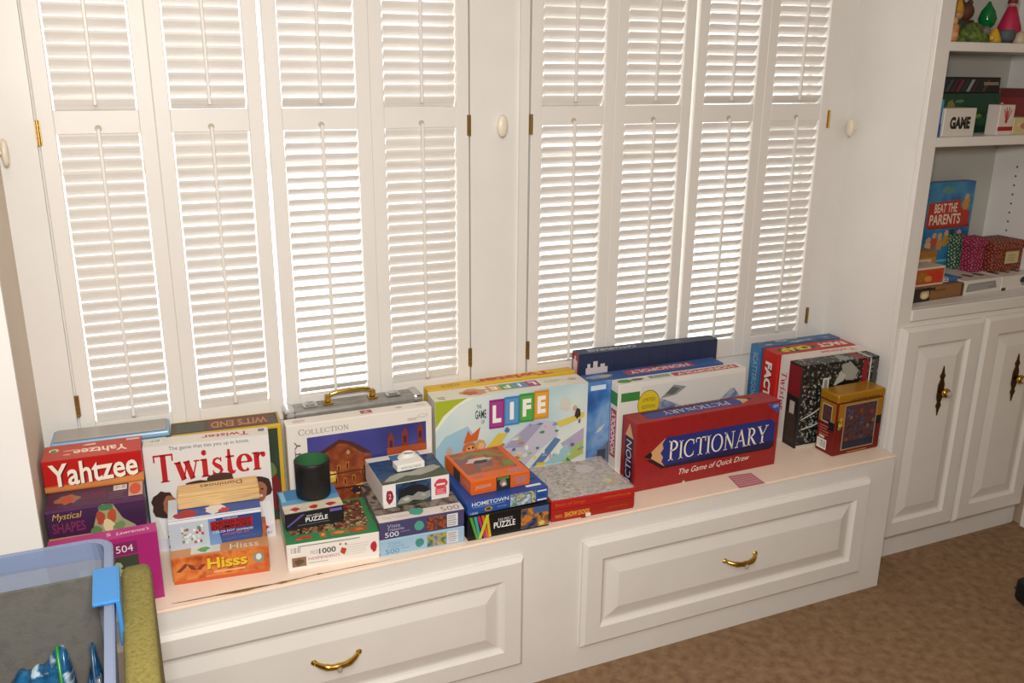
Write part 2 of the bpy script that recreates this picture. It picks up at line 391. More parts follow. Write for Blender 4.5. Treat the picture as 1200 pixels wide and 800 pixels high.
def pull(parent, cx, cz):
    bm = bmesh.new(); n = 17; pts = []; rs = []
    for i in range(n):
        s = -1+2*i/(n-1); pts.append((cx+.054*s, -.020-.026*(1-abs(s)**3), cz-.007*(1-s*s))); rs.append(.0048+.0022*(1-abs(s)**4)+(.0012 if i % 4 == 0 else 0))
    tube(bm, pts, rs, 10); h = bmobj('handle', bm, BRASS, parent, smooth=True)
    for s in (-1, 1):
        bm = bmesh.new(); lathe(bm, [(.0075, .0195), (.0075, .022), (.005, .025), (.004, .026)], 14, (cx+.054*s, 0, cz), 'y'); bmobj('handle_rosette', bm, BRASS, parent)
    bm = bmesh.new(); bmesh.ops.create_icosphere(bm, subdivisions=2, radius=.0062); bmesh.ops.translate(bm, vec=(cx, -.053, cz-.011), verts=bm.verts); bmobj('crystal_bead', bm, mat('f0efe9', .05, 0, Transmission_Weight=.8), parent)
for x0, x1, lab in ((-1.115, -.122, 'left drawer'), (.051, 1.043, 'right drawer')):
    dr = raised_panel('drawer_front', x1-x0, .322, DP, PAINT, seat, (x0, .003, .080)); dr['label'] = 'white raised panel ' + lab
    pull(dr, (x1-x0)/2+.005 if x0 < 0 else (x1-x0)/2+.015, .168)
# chipped paint along the front edge of the seat top
ck = [(-.96, .020, .002), (-.927, .018, .0035), (-.88, .017, .004), (-.85, .016, .007), (-.827, .014, .011), (-.80, .013, .012), (-.78, .014, .008), (-.74, .013, .004), (-.725, .012, .010), (-.70, .013, .007), (-.68, .014, .003), (-.644, .016, .0035), (-.638, .016, .007), (-.625, .015, .003), (-.58, .015, .0025), (-.53, .014, .004), (-.502, .013, .002), (-.46, .013, .0005)]
vs, fs = [], []
for x, y, wd in ck: vs += [(x, y-wd/2, ZB+.0003), (x, y+wd/2, ZB+.0003)]
for i in range(len(ck)-1): fs.append((2*i, 2*i+2, 2*i+3, 2*i+1))
meshobj('chipped_paint', vs, fs, WORN, seat)['label'] = 'bare brown wood where the white paint has chipped'

# pink paper slip
bm = bmesh.new(); q = [(.569, .077), (.646, .070), (.641, -.004+.004), (.552, .001)]
vs = [(x, y, ZB+.0008) for x, y in q]+[(x, y, ZB+.0002) for x, y in q]
pk = meshobj('paper_slip', vs, [(3, 2, 1, 0), (4, 5, 6, 7)]+[(i, (i+1) % 4, 4+(i+1) % 4, 4+i) for i in range(4)], mat('b8727f', .7)); bm.free()
tag(pk, 'small pink paper slip lying on the window seat before the pencil game', 'paper')
ln, lf = [], []
for i in range(5):
    f0 = .12+.17*i; f1 = f0+.07; b = len(ln)
    def P2(u, v): 
        a = Vector(q[3]).lerp(Vector(q[2]), u); c = Vector(q[0]).lerp(Vector(q[1]), u); r = a.lerp(c, v); return (r.x, r.y, ZB+.0012)
    ln += [P2(.06, f0), P2(.94, f0), P2(.94, f1), P2(.06, f1)]; lf.append((b, b+1, b+2, b+3))
meshobj('printed_lines', ln, lf, mat('d49aa0', .7), pk)

# ================================================================== BOOKCASE
bk = thing('bookcase', 'built-in white bookcase with open shelves above two panelled doors', 'bookcase', (0, 0, 0))
YC = .129; XR = 1.947; ZC = .879
box('side_panel', XS, YC+.018, 0, XS+.018, YW-.001, 2.498, PAINT, bk)
box('side_panel', 1.929, YC+.018, 0, XR-.001, YW-.001, 2.498, PAINT, bk)
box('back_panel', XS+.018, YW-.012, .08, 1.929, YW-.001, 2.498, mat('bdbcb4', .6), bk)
box('face_stile', XS, YC, .072, 1.267, YC+.018, 2.498, PAINT, bk, .0015)
box('face_stile', 1.905, YC, .072, XR-.001, YC+.018, 2.498, PAINT, bk, .0015)
box('counter', XS+.0185, YC+.0185, .841, 1.9285, YW-.0125, ZC, PAINT, bk)
box('counter_edge', 1.2672, YC-.004, .841, 1.9048, YC+.0182, ZC, PAINT, bk, .004, 2)
for a, b in ((1.378, 1.406), (1.650, 1.676), (1.96, 1.986), (2.24, 2.266)): box('shelf', XS+.018, YC+.002, a, 1.929, YW-.012, b, PAINT, bk, .002)
box('face_rail', 1.267, YC, .812, 1.905, YC+.018, .8395, PAINT, bk)
box('face_rail', 1.267, YC+.001, .072, 1.905, YC+.018, .10, PAINT, bk)
box('kick_board', XS, YC+.002, 0, XR-.013, YC+.018, .072, PAINT, bk)
CP = [(0, -.004), (0, .012), (.012, .020), (.060, .020), (.066, .014), (.071, .011), (.077, .011), (.110, .019)]
for x0, x1, kx, lab in ((1.231, 1.583, 1.420, 'left cabinet door'), (1.591, 1.935, 1.768, 'right cabinet door')):
    dr = raised_panel('door', x1-x0, .745, CP, PAINT, bk, (x0, YC-.002, .080)); dr['label'] = 'white raised panel ' + lab
    cx = kx-x0; cz = .597-.08
    pl = [(0, .086), (.005, .062), (.011, .052), (.006, .040), (.013, .022), (.013, 0), (.013, -.022), (.006, -.040), (.011, -.052), (.005, -.062), (0, -.086)]
    out = [(cx+a, cz+b) for a, b in pl] + [(cx-a, cz+b) for a, b in pl[-2:0:-1]]
    n = len(out); vs = [(x, -.0195, z_) for x, z_ in out]+[(x, -.0235, z_) for x, z_ in out]
    meshobj('backplate', vs, [tuple(range(n)), tuple(range(2*n-1, n-1, -1))]+[(i, (i+1) % n, n+(i+1) % n, n+i) for i in range(n)], mat('5b4422', .4, 1.0), dr)
    bm = bmesh.new(); lathe(bm, [(.007, .0235), (.006, .030), (.012, .036), (.0165, .044), (.014, .050), (.006, .052)], 18, (cx, 0, cz), 'y'); bmobj('knob', bm, BRASS, dr, smooth=True)
    bm = bmesh.new(); lathe(bm, [(.008, .052), (.010, .056), (.007, .062), (.002, .064)], 12, (cx, 0, cz), 'y'); bmobj('glass_tip', bm, mat('e9e6dc', .05, 0, Transmission_Weight=.6), dr, smooth=True)
for i in range(9):
    bm = bmesh.new(); lathe(bm, [(.0035, -.0004), (.0035, .0006)], 8, (1.9285, .355, 1.02+.032*i), 'x'); bmobj('shelf_pin_hole', bm, mat('4c463e', .9), bk)

# ================================================================== GAMES ON THE WINDOW SEAT
g1 = 'board games and puzzles on the window seat'
# --- grey lidded plastic tub at the back left
t = thing('storage_tub', 'translucent plastic tub with grey lid behind the red dice game', 'storage tub', (-1.178, .333, ZB), math.radians(-3))
TUBM = glassmat('blue_tint_plastic', '9dbfd8', .45, .25)
bm = bmesh.new(); addbox(bm, .006, .006, 0, .254, .078, .272, .006, 2); bmobj('body', bm, TUBM, t)
box('contents', .012, .012, .004, .248, .072, .255, mat('8d8a86', .8), t, .003)
bm = bmesh.new(); addbox(bm, 0, 0, .274, .260, .084, .289, .004, 2); bmobj('lid_rim', bm, mat('7fa6c4', .3), t)
box('lid', .007, .007, .2895, .253, .077, .2925, mat('a8a39d', .45), t, .001)

# --- purple shapes game, red dice game on it, magenta puzzle before it
t, A = carton('game_box', 'purple and gold shapes game box under the red dice game', (-1.190, .146, ZB), -2, .199, .165, .210, '3d2145', 'plain', group=g1)
A.on('front').rect(0, .0, 1, .60, '7c4a72').rect(0, .60, 1, .68, 'b58a5c').rect(0, .97, 1, 1, '5c3460')
A.poly([(.36, .56), (.45, .72), (.50, .88), (.57, .99), (.68, .97), (.76, .80), (.88, .70), (.95, .58)], '9b9a78').blob(.54, .84, .05, .09, 'a8452e').blob(.65, .84, .05, .09, 'b0502f').blob(.6, .74, .06, .08, 'd8c79c').blob(.48, .70, .05, .05, '5f7f4c').blob(.72, .72, .06, .05, '6f8a55').ell(.6, .95, .08, .035, '3f7a4a')
A.text('Mystical', .06, .86, .36, .955, 'c9a24f', shear=.3).text('SHAPES', .05, .73, .38, .845, '7d2c55', bold=.02)
A.on('top').rect(0, 0, 1, .5, '4a2547').blob(.22, .28, .12, .14, '9c6a4a').blob(.2, .26, .07, .08, 'c04c34').text('SHAPES', .36, .2, .6, .42, '6d2c4c', rot=180).barcode(.68, .34, .82, .5).rect(.84, .08, .99, .52, 'c9a58c').ell(.91, .3, .06, .18, 'd0563a').lines(.64, .06, .82, .3, 4, '7c5a70')
A.flush()
t, A = carton('game_box', 'red dice game box with big white lettering on the purple box', (-1.192, .238, .6705), -3, .206, .088, .076, 'b9140f', 'stand', 'b9140f', group=g1)
A.on('front').rect(0, 0, 1, .20, 'b96a2c').poly([(0, .2), (.98, .55), (1, .55), (1, .2)], 'c2201a').poly([(0, .05), (1, .05), (1, .3), (.85, .22), (0, .16)], 'c98042')
A.blob(.9, .32, .08, .08, 'a32a17').fit(textmesh('Yahtzee', .02, .0), .073, .175, .963, .90, '1c0f10', slope=.10).fit(textmesh('Yahtzee', .02, .0), .06, .19, .95, .92, 'f0e6d6', slope=.10)
A.on('top').rect(0, 0, 1, 1, 'c04033').text('Yahtzee', .30, .22, .86, .6, 'f0dfcf', rot=180, bold=.02, shear=-.1).rect(.84, .82, .98, .93, 'e0c9c0').ell(.1, .66, .05, .12, 'd9d9b0').ell(.1, .62, .03, .1, '4f8a44').blob(.46, .83, .07, .06, 'e3cdb5').blob(.28, .55, .08, .05, 'd99c7c').blob(.24, .3, .04, .05, 'e0a58c')
A.flush()
t, A = carton('puzzle_box', 'magenta puzzle box with flower picture, standing in front of the purple box', (-1.186, .052, ZB), 1, .214, .040, .165, 'a3216f', 'stand', group=g1, cat='puzzle box')
A.on('front').rect(0, .0, 1, .98, 'a3216f').rect(.12, .74, .80, .92, '7a2359').rect(.12, .14, .80, .72, '3a3f33')
for k in range(26): A.blob(random.uniform(.18, .75), random.uniform(.36, .66), .035, .05, random.choice(['c9d2bd', '9fb08a', '4d6b3c', 'dfe3d6', '2f4a2a']))
A.rect(.12, .14, .80, .3, '57293f').text('504', .60, .78, .76, .88, 'e5d3dc').text('504', .3, .76, .5, .86, '4d62b5').text('pcs', .64, .16, .76, .26, 'c9a9ba').rect(.12, .3, .8, .36, '6a4a52')
A.on('top').rect(0, 0, 1, 1, 'b53a80').text("Lawrence's", .62, .3, .93, .66, 'f0dbe6', shear=.2).text('S', .53, .35, .57, .7, 'f0dbe6')
A.flush()

# --- spotted party game, with two boxes behind / before
t, A = carton('game_box', 'white upright party game box with big red serif title', (-.983, .266, ZB), -6, .286, .048, .276, 'e8e4de', 'stand', 'e6e0d8', group=g1)
A.on('front').rect(0, 0, 1, 1, 'dddbd8').rect(.02, .0, .98, .12, 'd5d6e2')
A.text('The game that ties you up in knots.', .20, .938, .84, .982, '3c4860')
SR = serifmesh('Twister', .21, .035, {0: 1.0})
A.fit(SR, .07, .655, .965, .925, 'b51722', slope=.02)
A.blob(.40, .61, .10, .03, '46302b', j=.1).blob(.58, .64, .11, .05, '4d342c', j=.1)
A.blob(.12, .44, .10, .14, '3c2722', 18, .12).blob(.165, .43, .055, .10, 'a4674b', 18, .08).blob(.175, .385, .022, .012, '7c3a30', j=.1).ell(.15, .45, .010, .008, '2c1c18').ell(.19, .455, .009, .008, '2c1c18')
A.poly([(.06, .32), (.13, .3), (.2, .1), (.10, .12)], 'e9e9ec').poly([(.13, .3), (.26, .3), (.28, .14), (.17, .12)], '45535c')
for k in range(4): A.poly([(.12, .02+.05*k), (.30, .06+.05*k), (.30, .085+.05*k), (.12, .045+.05*k)], ['2c6b4c', 'e8e8e8', '2c6b4c', 'c9d3d6'][k])
A.blob(.90, .50, .10, .11, '35241f', 18, .1).blob(.885, .46, .07, .1, 'a0654a', 18, .08).blob(.89, .42, .028, .014, 'e6d8d2', j=.1).ell(.87, .48, .011, .009, '2a1a16').ell(.915, .485, .011, .009, '2a1a16')
A.poly([(.86, .36), (.97, .36), (1, .12), (.84, .12)], 'e6e6ea').text('ages 6+', .86, .02, .97, .06, '5572a8').blob(.9, .10, .05, .02, 'b3303a')
A.on('top').rect(0, 0, 1, 1, 'ddd6cc').text('Twister', .46, .28, .84, .78, 'b5333a', rot=180, bold=.02).barcode(.05, .4, .14, .85).rect(.92, .5, .97, .8, '6b6f96')
A.flush()
t, A = carton('game_box', 'dark green and yellow edged game box behind the red serif titled white box', (-.917, .326, ZB), -4, .262, .094, .268, 'c9a52f', 'plain', group=g1)
A.on('front').rect(.03, .02, .96, .97, '2f3d2c').blob(.9, .3, .06, .2, '7c2025', j=.2).blob(.85, .55, .08, .1, '6b7c48')
A.on('top').rect(.0, .12, .98, .93, '463a2e').rect(.05, .2, .3, .85, '3f4a38').rect(.34, .16, .9, .9, '6a3a30').text("WIT'S END", .36, .28, .88, .72, 'c28a52', rot=180, bold=.02)
for k in range(5): A.poly([(.05, .25+.12*k), (.95, .30+.1*k), (.95, .315+.1*k), (.05, .265+.12*k)], '94806a')
A.flush()
t, A = carton('game_box', 'orange snake game box at the bottom of the short stack', (-.951, .093, ZB), -6, .213, .148, .069, noisemat('snake_orange', ['a2401a', 'c8642a', 'd8843c', 'b04e20'], 26, 4, .4), 'flat', 'c9571f', group=g1)
def snake(A, x0, y0, sx, sy):
    p = [(0, .2), (.2, .5), (.35, .8), (.5, .6), (.6, .3), (.8, .2), (1, .6)]
    for q in _stroke([(x0+sx*a, y0+sy*b) for a, b in p], .05): A.poly([tuple(v) for v in q], '7d2f24')
A.on('front'); snake(A, .06, .38, .26, .45)
A.fit(textmesh('Hisss', .03, 0), .365, .40, .775, .80, '4d1f12').fit(textmesh('Hisss', .03, 0), .36, .43, .77, .84, 'e3bb2a').rect(.42, .28, .74, .34, 'e6b07a').ell(.89, .62, .055, .2, '7f8f86').ell(.89, .64, .03, .12, 'd7dccd')
A.on('top').rect(.0, 0, 1, .3, 'c98f5c').rect(.2, .04, .5, .26, 'd8d4c2').blob(.33, .16, .06, .08, '5d9c5a').text('Hisss', .6, .04, .9, .22, 'e8dcc0')
A.flush()
t, A = carton('domino_tin', 'blue and silver domino tin between the wooden box and the orange snake game', (-.948, .128, .5295), -4, .204, .110, .074, '2c4a8c', 'flat', '2c4a8c', group=g1, cat='game tin', rough=.25)
A.on('front').rect(0, 0, .42, .9, 'b9c4d2').poly([(.42, 0), (.55, 0), (.5, .9), (.42, .9)], '6f8fc0').rect(.0, .9, 1, 1, 'dfe3ea')
for k in range(42): A.rect(*(lambda a, b: (a, b, a+.026, b+.09))(random.uniform(.12, .35), random.uniform(.15, .70)), random.choice(['e9e8e2', 'd4d8d0', 'c2cbd2', '6f8a6c', 'b0433a']))
A.rect(.44, .5, .9, .82, 'a51d26').text('CHICKEN FOOT', .46, .67, .88, .79, '2a0d14', bold=.02).text('DOMINOES', .46, .52, .88, .65, '2a0d14', bold=.02).text('DOUBLE NINE', .58, .84, .74, .89, 'dfe6ee').text('COLOR DOT', .46, .40, .7, .47, 'e8eaf0').text('DOMINOES', .72, .38, .9, .45, 'e8eaf0').text('ASSORTED SET', .56, .29, .86, .36, 'd06a62')
A.on('top').rect(0, 0, 1, 1, '31519a').rect(0, 0, .1, 1, 'd0d4da').blob(.2, .2, .12, .2, 'a52430').blob(.5, .3, .1, .2, 'd8d6d2').blob(.6, .2, .06, .1, 'b8323a').rect(0, 0, 1, .06, 'e4e8f0')
A.flush()
WOOD = noisemat('pale_box_wood', ['c99f63', 'd9b277', 'dfbd86', 'd0a569'], 9, 6, .5, .05, 80, .4, (1, 12, 12))
t = thing('domino_box', 'plain wooden domino box with sliding lid on top of the short stack', 'wooden box', (-.922, .178, .6045), math.radians(-4), g1)
box('body', 0, 0, 0, .184, .056, .028, WOOD, t, .001); box('sliding_lid', .002, .001, .0285, .182, .055, .036, WOOD, t, .001)
Art(t, .184, .056, .036).on('top').text('Dominoes', .28, .42, .80, .78, '4a3826', rot=180).flush()

# --- metal case
t = thing('metal_case', 'silver metal carrying case with brass handle standing behind the city puzzle', 'case', (-.637, .330, ZB), 0)
ALU = noisemat('brushed_metal', ['9a9895', 'a8a6a2'], 40, 3, .38, .05, 200)
MATS['brushed_metal'].node_tree.nodes['Principled BSDF'].inputs['Metallic'].default_value = .7
box('shell', 0, 0, 0, .362, .030, .286, ALU, t, .008, 3); box('shell', 0, .031, 0, .362, .066, .286, ALU, t, .008, 3)
for x0 in (.0, .34):
    bm = bmesh.new(); addbox(bm, x0-.002, -.002, .264, x0+.024, .068, .2885, .006, 2); bmobj('corner_cap', bm, CHROME, t)
for cx in (.066, .288):
    bm = bmesh.new(); addbox(bm, cx-.018, .016, .2865, cx+.018, .046, .291, .001); addbox(bm, cx-.012, .020, .291, cx+.012, .040, .296, .0015); bmobj('latch', bm, CHROME, t)
bm = bmesh.new()
for cx in (.112, .232):
    addbox(bm, cx-.012, .018, .2865, cx+.012, .046, .291, .001); addbox(bm, cx-.007, .024, .291, cx+.007, .040, .310, .002)
bmobj('handle_mount', bm, BRASS, t)
bm = bmesh.new(); tube(bm, [(.112, .032, .303), (.122, .032, .311), (.14, .032, .314), (.172, .032, .315), (.204, .032, .314), (.222, .032, .311), (.232, .032, .303)], [.005, .006, .0065, .0075, .0065, .006, .005], 12); bmobj('handle', bm, mat('d8bd6c', .2, 1.0), t, smooth=True)

# --- city collection puzzle
t, A = carton('puzzle_box', 'white city picture puzzle box with orange lit buildings against violet sky', (-.650, .273, ZB), -1, .380, .050, .274, 'e4ded6', 'stand', group=g1, cat='puzzle box')
SKY = noisemat('violet_sky_print', ['2d2f66', '3f3f86', '54509a'], 5, 2, .4)
LITB = noisemat('lit_building_print', ['6e2e18', '7e381a', '8e4622', 'a05628'], 40, 8, .4)
A.on('front').rect(.13, .02, .955, .86, SKY)
A.poly([(.13, .58), (.34, .76), (.40, .74), (.50, .63), (.56, .60), (.58, .02), (.13, .02)], LITB).poly([(.13, .58), (.13, .64), (.345, .80), (.43, .76), (.57, .62), (.50, .63), (.40, .74), (.34, .76)], '4c2620')
for x, y in ((.32, .48), (.38, .50), (.30, .36), (.36, .34), (.42, .36), (.48, .42)): A.rect(x, y, x+.022, y+.06, 'b8742c').rect(x+.005, y, x+.017, y+.05, '3c1c12')
A.blob(.47, .26, .07, .05, 'd8ac48').blob(.47, .25, .04, .03, 'f0d88a').blob(.28, .44, .04, .06, 'd9b04c').blob(.28, .45, .02, .03, 'ecd27c').blob(.40, .66, .015, .02, 'b08a62').poly([(.13, .3), (.57, .28), (.57, .30), (.13, .32)], '4a2014').poly([(.13, .44), (.56, .46), (.56, .475), (.13, .455)], '5c2818').rect(.2, .02, .23, .3, '3a1a14').rect(.5, .1, .53, .5, '4a2216')
for x, w_, h_ in ((.70, .05, .80), (.80, .05, .83), (.91, .045, .86)): A.poly([(x-w_/2, .55), (x+w_/2, .55), (x+w_*.45, h_-.06), (x, h_), (x-w_*.45, h_-.06)], '7c3320').rect(x-w_*.2, h_-.16, x+w_*.2, h_-.09, '3a2040')
A.rect(.67, .5, .955, .64, 'a14a22').rect(.67, .06, .955, .5, '5c2a24')
for k in range(14): A.blob(random.uniform(.42, .9), random.uniform(.05, .3), .03, .04, random.choice(['2c2126', '6a5f63', '8f8486', '402c30']))
A.fit(serifmesh('COLLECTION', .12, .06, {i: .8 for i in range(1, 10)}), .075, .895, .41, .955, '8b8580').text('CITY', .045, .55, .085, .84, '5a5652', rot=90).lines(.82, .89, .9, .92, 2, 'b3aca6').ell(.93, .93, .035, .018, 'bdb5ae').ell(.93, .93, .03, .013, 'e4ded6')
A.on('top').rect(.51, .3, .59, .75, 'a8555a').poly([(.53, .4), (.57, .4), (.55, .7)], 'd9b3ae').rect(.76, .4, .80, .6, 'b5ada4').rect(.9, .4, .97, .55, 'd0c8be').lines(.05, .3, .14, .6, 3, 'cfa79c')
A.flush()

# --- green thousand piece puzzle, small black puzzle and dice cup
t, A = carton('puzzle_box', 'white sided puzzle box with green top and picture of small red figures', (-.702, .050, ZB), -5, .217, .190, .0705, 'e9e4dd', 'flat', group=g1, cat='puzzle box')
A.on('front').barcode(.04, .62, .16, .9).rect(.05, .16, .2, .5, '8a6a4e').blob(.12, .32, .05, .12, '5f4a3a').text('PIECE', .25, .55, .33, .68, '9a949a').text('1000', .34, .52, .52, .72, '54525a', bold=.02).text('INDEPENDENTS', .22, .34, .56, .44, 'b87a86', bold=.01).lines(.62, .3, .88, .75, 5, 'c9c2bc', .2).lines(.22, .2, .5, .28, 1, 'bcb5b0').blob(.60, .5, .03, .12, 'b0452c').rect(.56, .74, .58, .8, 'a03a2a').rect(.62, .72, .64, .78, 'a03a2a').blob(.935, .5, .035, .2, 'b3263c', j=.15).lines(.12, .86, .8, .97, 1, '8d8786', .3)
CROWD = noisemat('crowd_print', ['3c2420', '6a3328', '8d6a4c', 'a89a70', '7c2c24', '4f4a30'], 160, 2, .45, voronoi=True)
A.on('top').rect(0, 0, 1, 1, '2f7f4a').rect(.06, .22, .92, .95, CROWD).blob(.22, .13, .08, .04, 'b3402c').blob(.14, .1, .04, .03, 'c75a34').rect(.37, .06, .44, .21, 'a8652f').rect(.48, .07, .68, .19, '8d6a44').rect(.70, .08, .88, .2, 'a34a26').blob(.58, .13, .06, .03, 'c9913c').blob(.8, .14, .05, .03, 'd06a2c').blob(.4, .13, .02, .03, 'd0b04a')
A.flush()
t, A = carton('puzzle_box', 'small black puzzle box with beach picture lid, under the dice cup', (-.691, .113, .5315), -1, .140, .125, .045, '17171b', 'flat', group=g1, cat='puzzle box')
A.on('front').text('500 PIECE', .36, .66, .62, .76, 'd5d3d8').text('PUZZLE', .34, .36, .72, .62, 'efedf0', bold=.015).lines(.2, .2, .86, .28, 1, '77747c').poly([(.02, .3), (.04, .22), (.34, .85), (.27, .85)], '5d4f9c').rect(.76, .74, .97, .9, '6a5cae')
A.on('top').rect(0, 0, 1, 1, '5d9cc8').rect(0, .1, 1, .35, 'd9cdb4').rect(0, .55, 1, 1, '3f7fb4').poly([(0, 0), (1, 0), (1, .12), (0, .2)], 'cfc4b2')
for k in range(3): A.blob(.2+.3*k, .14, .08, .07, 'b3332c').blob(.12+.3*k, .06, .04, .03, 'e3ddd4')
A.rect(.02, .5, .1, .95, '8ec3d8'); A.flush()
t = thing('dice_cup', 'black leather dice cup with green lining, standing on the small puzzle box', 'dice cup', (-.606, .193, .577))
bm = bmesh.new(); lathe(bm, [(.034, 0), (.0405, .001), (.042, .006), (.0425, .085), (.043, .094), (.0415, .0955), (.0385, .0955)], 36); bmobj('cup', bm, noisemat('black_leather', ['101012', '1a1a1c'], 60, 3, .5, .25, 300), t, smooth=True)
bm = bmesh.new(); n = 36; rr = [(.0383, .0957), (.0375, .093), (.0365, .06), (.036, .008), (.0, .0075)]
rings = [[bm.verts.new((r*math.cos(k*2*math.pi/n), r*math.sin(k*2*math.pi/n), z)) for k in range(n)] for r, z in rr[:-1]]
for a, b in zip(rings, rings[1:]):
    for k in range(n): bm.faces.new((a[k], b[k], b[(k+1) % n], a[(k+1) % n]))
bm.faces.new(rings[-1]); bmobj('lining', bm, mat('2a6238', .9), t, smooth=True)
# open the top: the leather wall ends as a ring
cup = [c for c in t.children if c.name.startswith('cup')][0]
bm = bmesh.new(); bm.from_mesh(cup.data); bmesh.ops.delete(bm, geom=[f for f in bm.faces if len(f.verts) > 4 and f.calc_center_median().z > .05], context='FACES'); bm.to_mesh(cup.data); bm.free()

# --- two five hundred piece puzzles, moon puzzle, small white box
for nm, z0, hh, c1, c2, pic, lab in (('puzzle_box', ZB, .0435, '9dbdd4', '3f8a7c', ['2c4a7c', '6a8a4c', 'b8a060', '3a6fae'], 'light blue five hundred piece puzzle box, lowest under the moon picture box'),
                                ('puzzle_box', ZB+.0445, .0465, '46446c', '4f9c8c', ['5c2a24', 'a8562c', '3a2c3c', '8c4a2a'], 'dark violet five hundred piece puzzle box in the middle of its stack')):
    t, A = carton(nm, lab, (-.485, .032, z0), -2.5, .214, .222, hh, c1, 'flat', c1, group=g1, cat='puzzle box')
    A.on('front').rect(.55, .1, .78, .86, noisemat('tiny_view_'+c1, pic, 60, 4, .4)).rect(.79, .12, .92, .86, 'd8d8dc').lines(.8, .16, .91, .8, 5, '8f8f98').blob(.46, .5, .055, .28, c2, j=.15).text('500', .06, .12, .22, .40, 'e6e4ee' if hh > .045 else '5f8cb4').text('Vista', .09, .66, .24, .84, 'b9b2cc' if hh > .045 else '7fa6c6').text('Treasures', .09, .46, .28, .64, 'b9b2cc' if hh > .045 else '7fa6c6').lines(.24, .3, .36, .38, 1, '8d88a6')
    if hh > .045:
        A.on('top').rect(0, 0, 1, .17, 'd9d0cb').rect(0, .17, 1, 1, noisemat('dark_view', ['2c2422', '5c4a3c', '8c8478', '43343a'], 40, 4, .4)).text('500', .74, .03, .96, .13, '7c7a80').text('Vista Treasures', .06, .06, .36, .12, 'b5a8a4').blob(.46, .13, .09, .08, '4f9c8c', j=.2)
        A.on('left').rect(0, .05, 1, .95, noisemat('side_view', ['3c2a2a', '6a4c40', '8a8490', '4a4050'], 50, 4, .4))
    A.flush()
t, A = carton('puzzle_box', 'white puzzle box with blue moonlit picture, on top of the violet puzzle', (-.457, .094, .5525), 0, .173, .166, .064, 'e6e2e0', 'flat', group=g1, cat='puzzle box')
NIGHT = noisemat('night_sky_print', ['14223a', '1f3a5c', '2f5478', '16283f'], 30, 5, .35, distort=1)
A.on('front').rect(.19, .03, .72, .97, NIGHT).ell(.46, .4, .24, .42, '10151c').poly([(.2, .1), (.26, .34), (.36, .42), (.44, .36), (.52, .5), (.62, .42), (.7, .48), (.71, .2), (.6, .1), (.45, .18), (.34, .06)], '8c8c86').blob(.35, .26, .05, .08, 'b5b4ac').blob(.6, .32, .04, .06, 'a3a299').rect(.2, .03, .7, .1, '3c4a2c')
A.blob(.1, .48, .055, .3, '8c2238', j=.15).text('2', .085, .4, .12, .6, 'e8dcd8').rect(.78, .2, .95, .5, 'd0565c').blob(.865, .66, .1, .22, 'c9424e', j=.1).rect(.8, .6, .93, .68, 'ecd6d4').lines(.8, .22, .93, .46, 3, 'e6a8a8')
A.on('top').rect(.0, .0, 1, .93, NIGHT).poly([(0, 0), (1, 0), (1, .22), (0, .16)], '46503a').poly([(.05, .1), (.18, .26), (.34, .32), (.5, .3), (.68, .38), (.9, .42), (.97, .3), (.8, .2), (.6, .14), (.4, .2), (.2, .08)], '9c9c90').rect(0, .84, 1, 1, 'e2deda')
A.flush()
t = thing('cable_coil', 'white cable coil on a blue card, on the moon picture puzzle', 'cable', (-.352, .217, .6175))
box('card', -.045, -.03, 0, .035, .034, .002, mat('3f72a4', .5), t, .0005, 1)
for k in range(4):
    bm = bmesh.new(); tube(bm, [((.021-.003*k)*1.25*math.cos(a*math.pi/12), (.021-.003*k)*math.sin(a*math.pi/12)+.004, .005+.0032*k) for a in range(25)], .0026, 8, False); bmobj('cable_loop', bm, mat('e6e4de', .45), t, smooth=True)
t, A = carton('small_box', 'tiny white box with grey lettering on the moon picture puzzle', (-.402, .150, .6175), 4, .074, .036, .017, 'e9e6df', 'plain', cat='small box')
A.on('front').text('SPORTS & CABLES', .14, .32, .86, .66, '6a7078'); A.flush()

# --- orange puzzle on blue hometown puzzle on black puzzle
t, A = carton('puzzle_box', 'black puzzle box with neon stripes, lowest under the blue and orange boxes', (-.264, .019, ZB), -1, .225, .175, .068, '121216', 'flat', group=g1, cat='puzzle box')
for x0, x1, c in ((.02, .10, '4f9c3c'), (.07, .13, '3fa09c'), (.11, .19, 'b32c5c'), (.21, .25, 'c9b02c'), (.16, .22, 'd0602c')): A.on('front').poly([(x0, .96), (x0+.035, .96), (x1+.03, .04), (x1, .04)], c)
A.poly([(.22, .96), (.255, .96), (.16, .04), (.125, .04)], 'b8c83c').text('550 PIECE', .36, .60, .54, .72, 'c9c9cf').text('PUZZLE', .31, .34, .57, .58, 'efeff2', bold=.015)
A.rect(.64, .08, .985, .92, noisemat('night_town_print', ['161c2c', '3a4a6c', '8c5a2c', 'c98a3c', '2a2430'], 42, 5, .4)).blob(.9, .2, .035, .1, 'd0c070', j=.05).rect(.8, .65, .985, .92, '3f5f94').blob(.72, .5, .06, .16, 'c07a34')
A.flush()
t, A = carton('puzzle_box', 'blue hometown puzzle box between the orange and black boxes', (-.263, .020, .5295), 1, .222, .172, .0385, '27509c', 'flat', group=g1, cat='puzzle box')
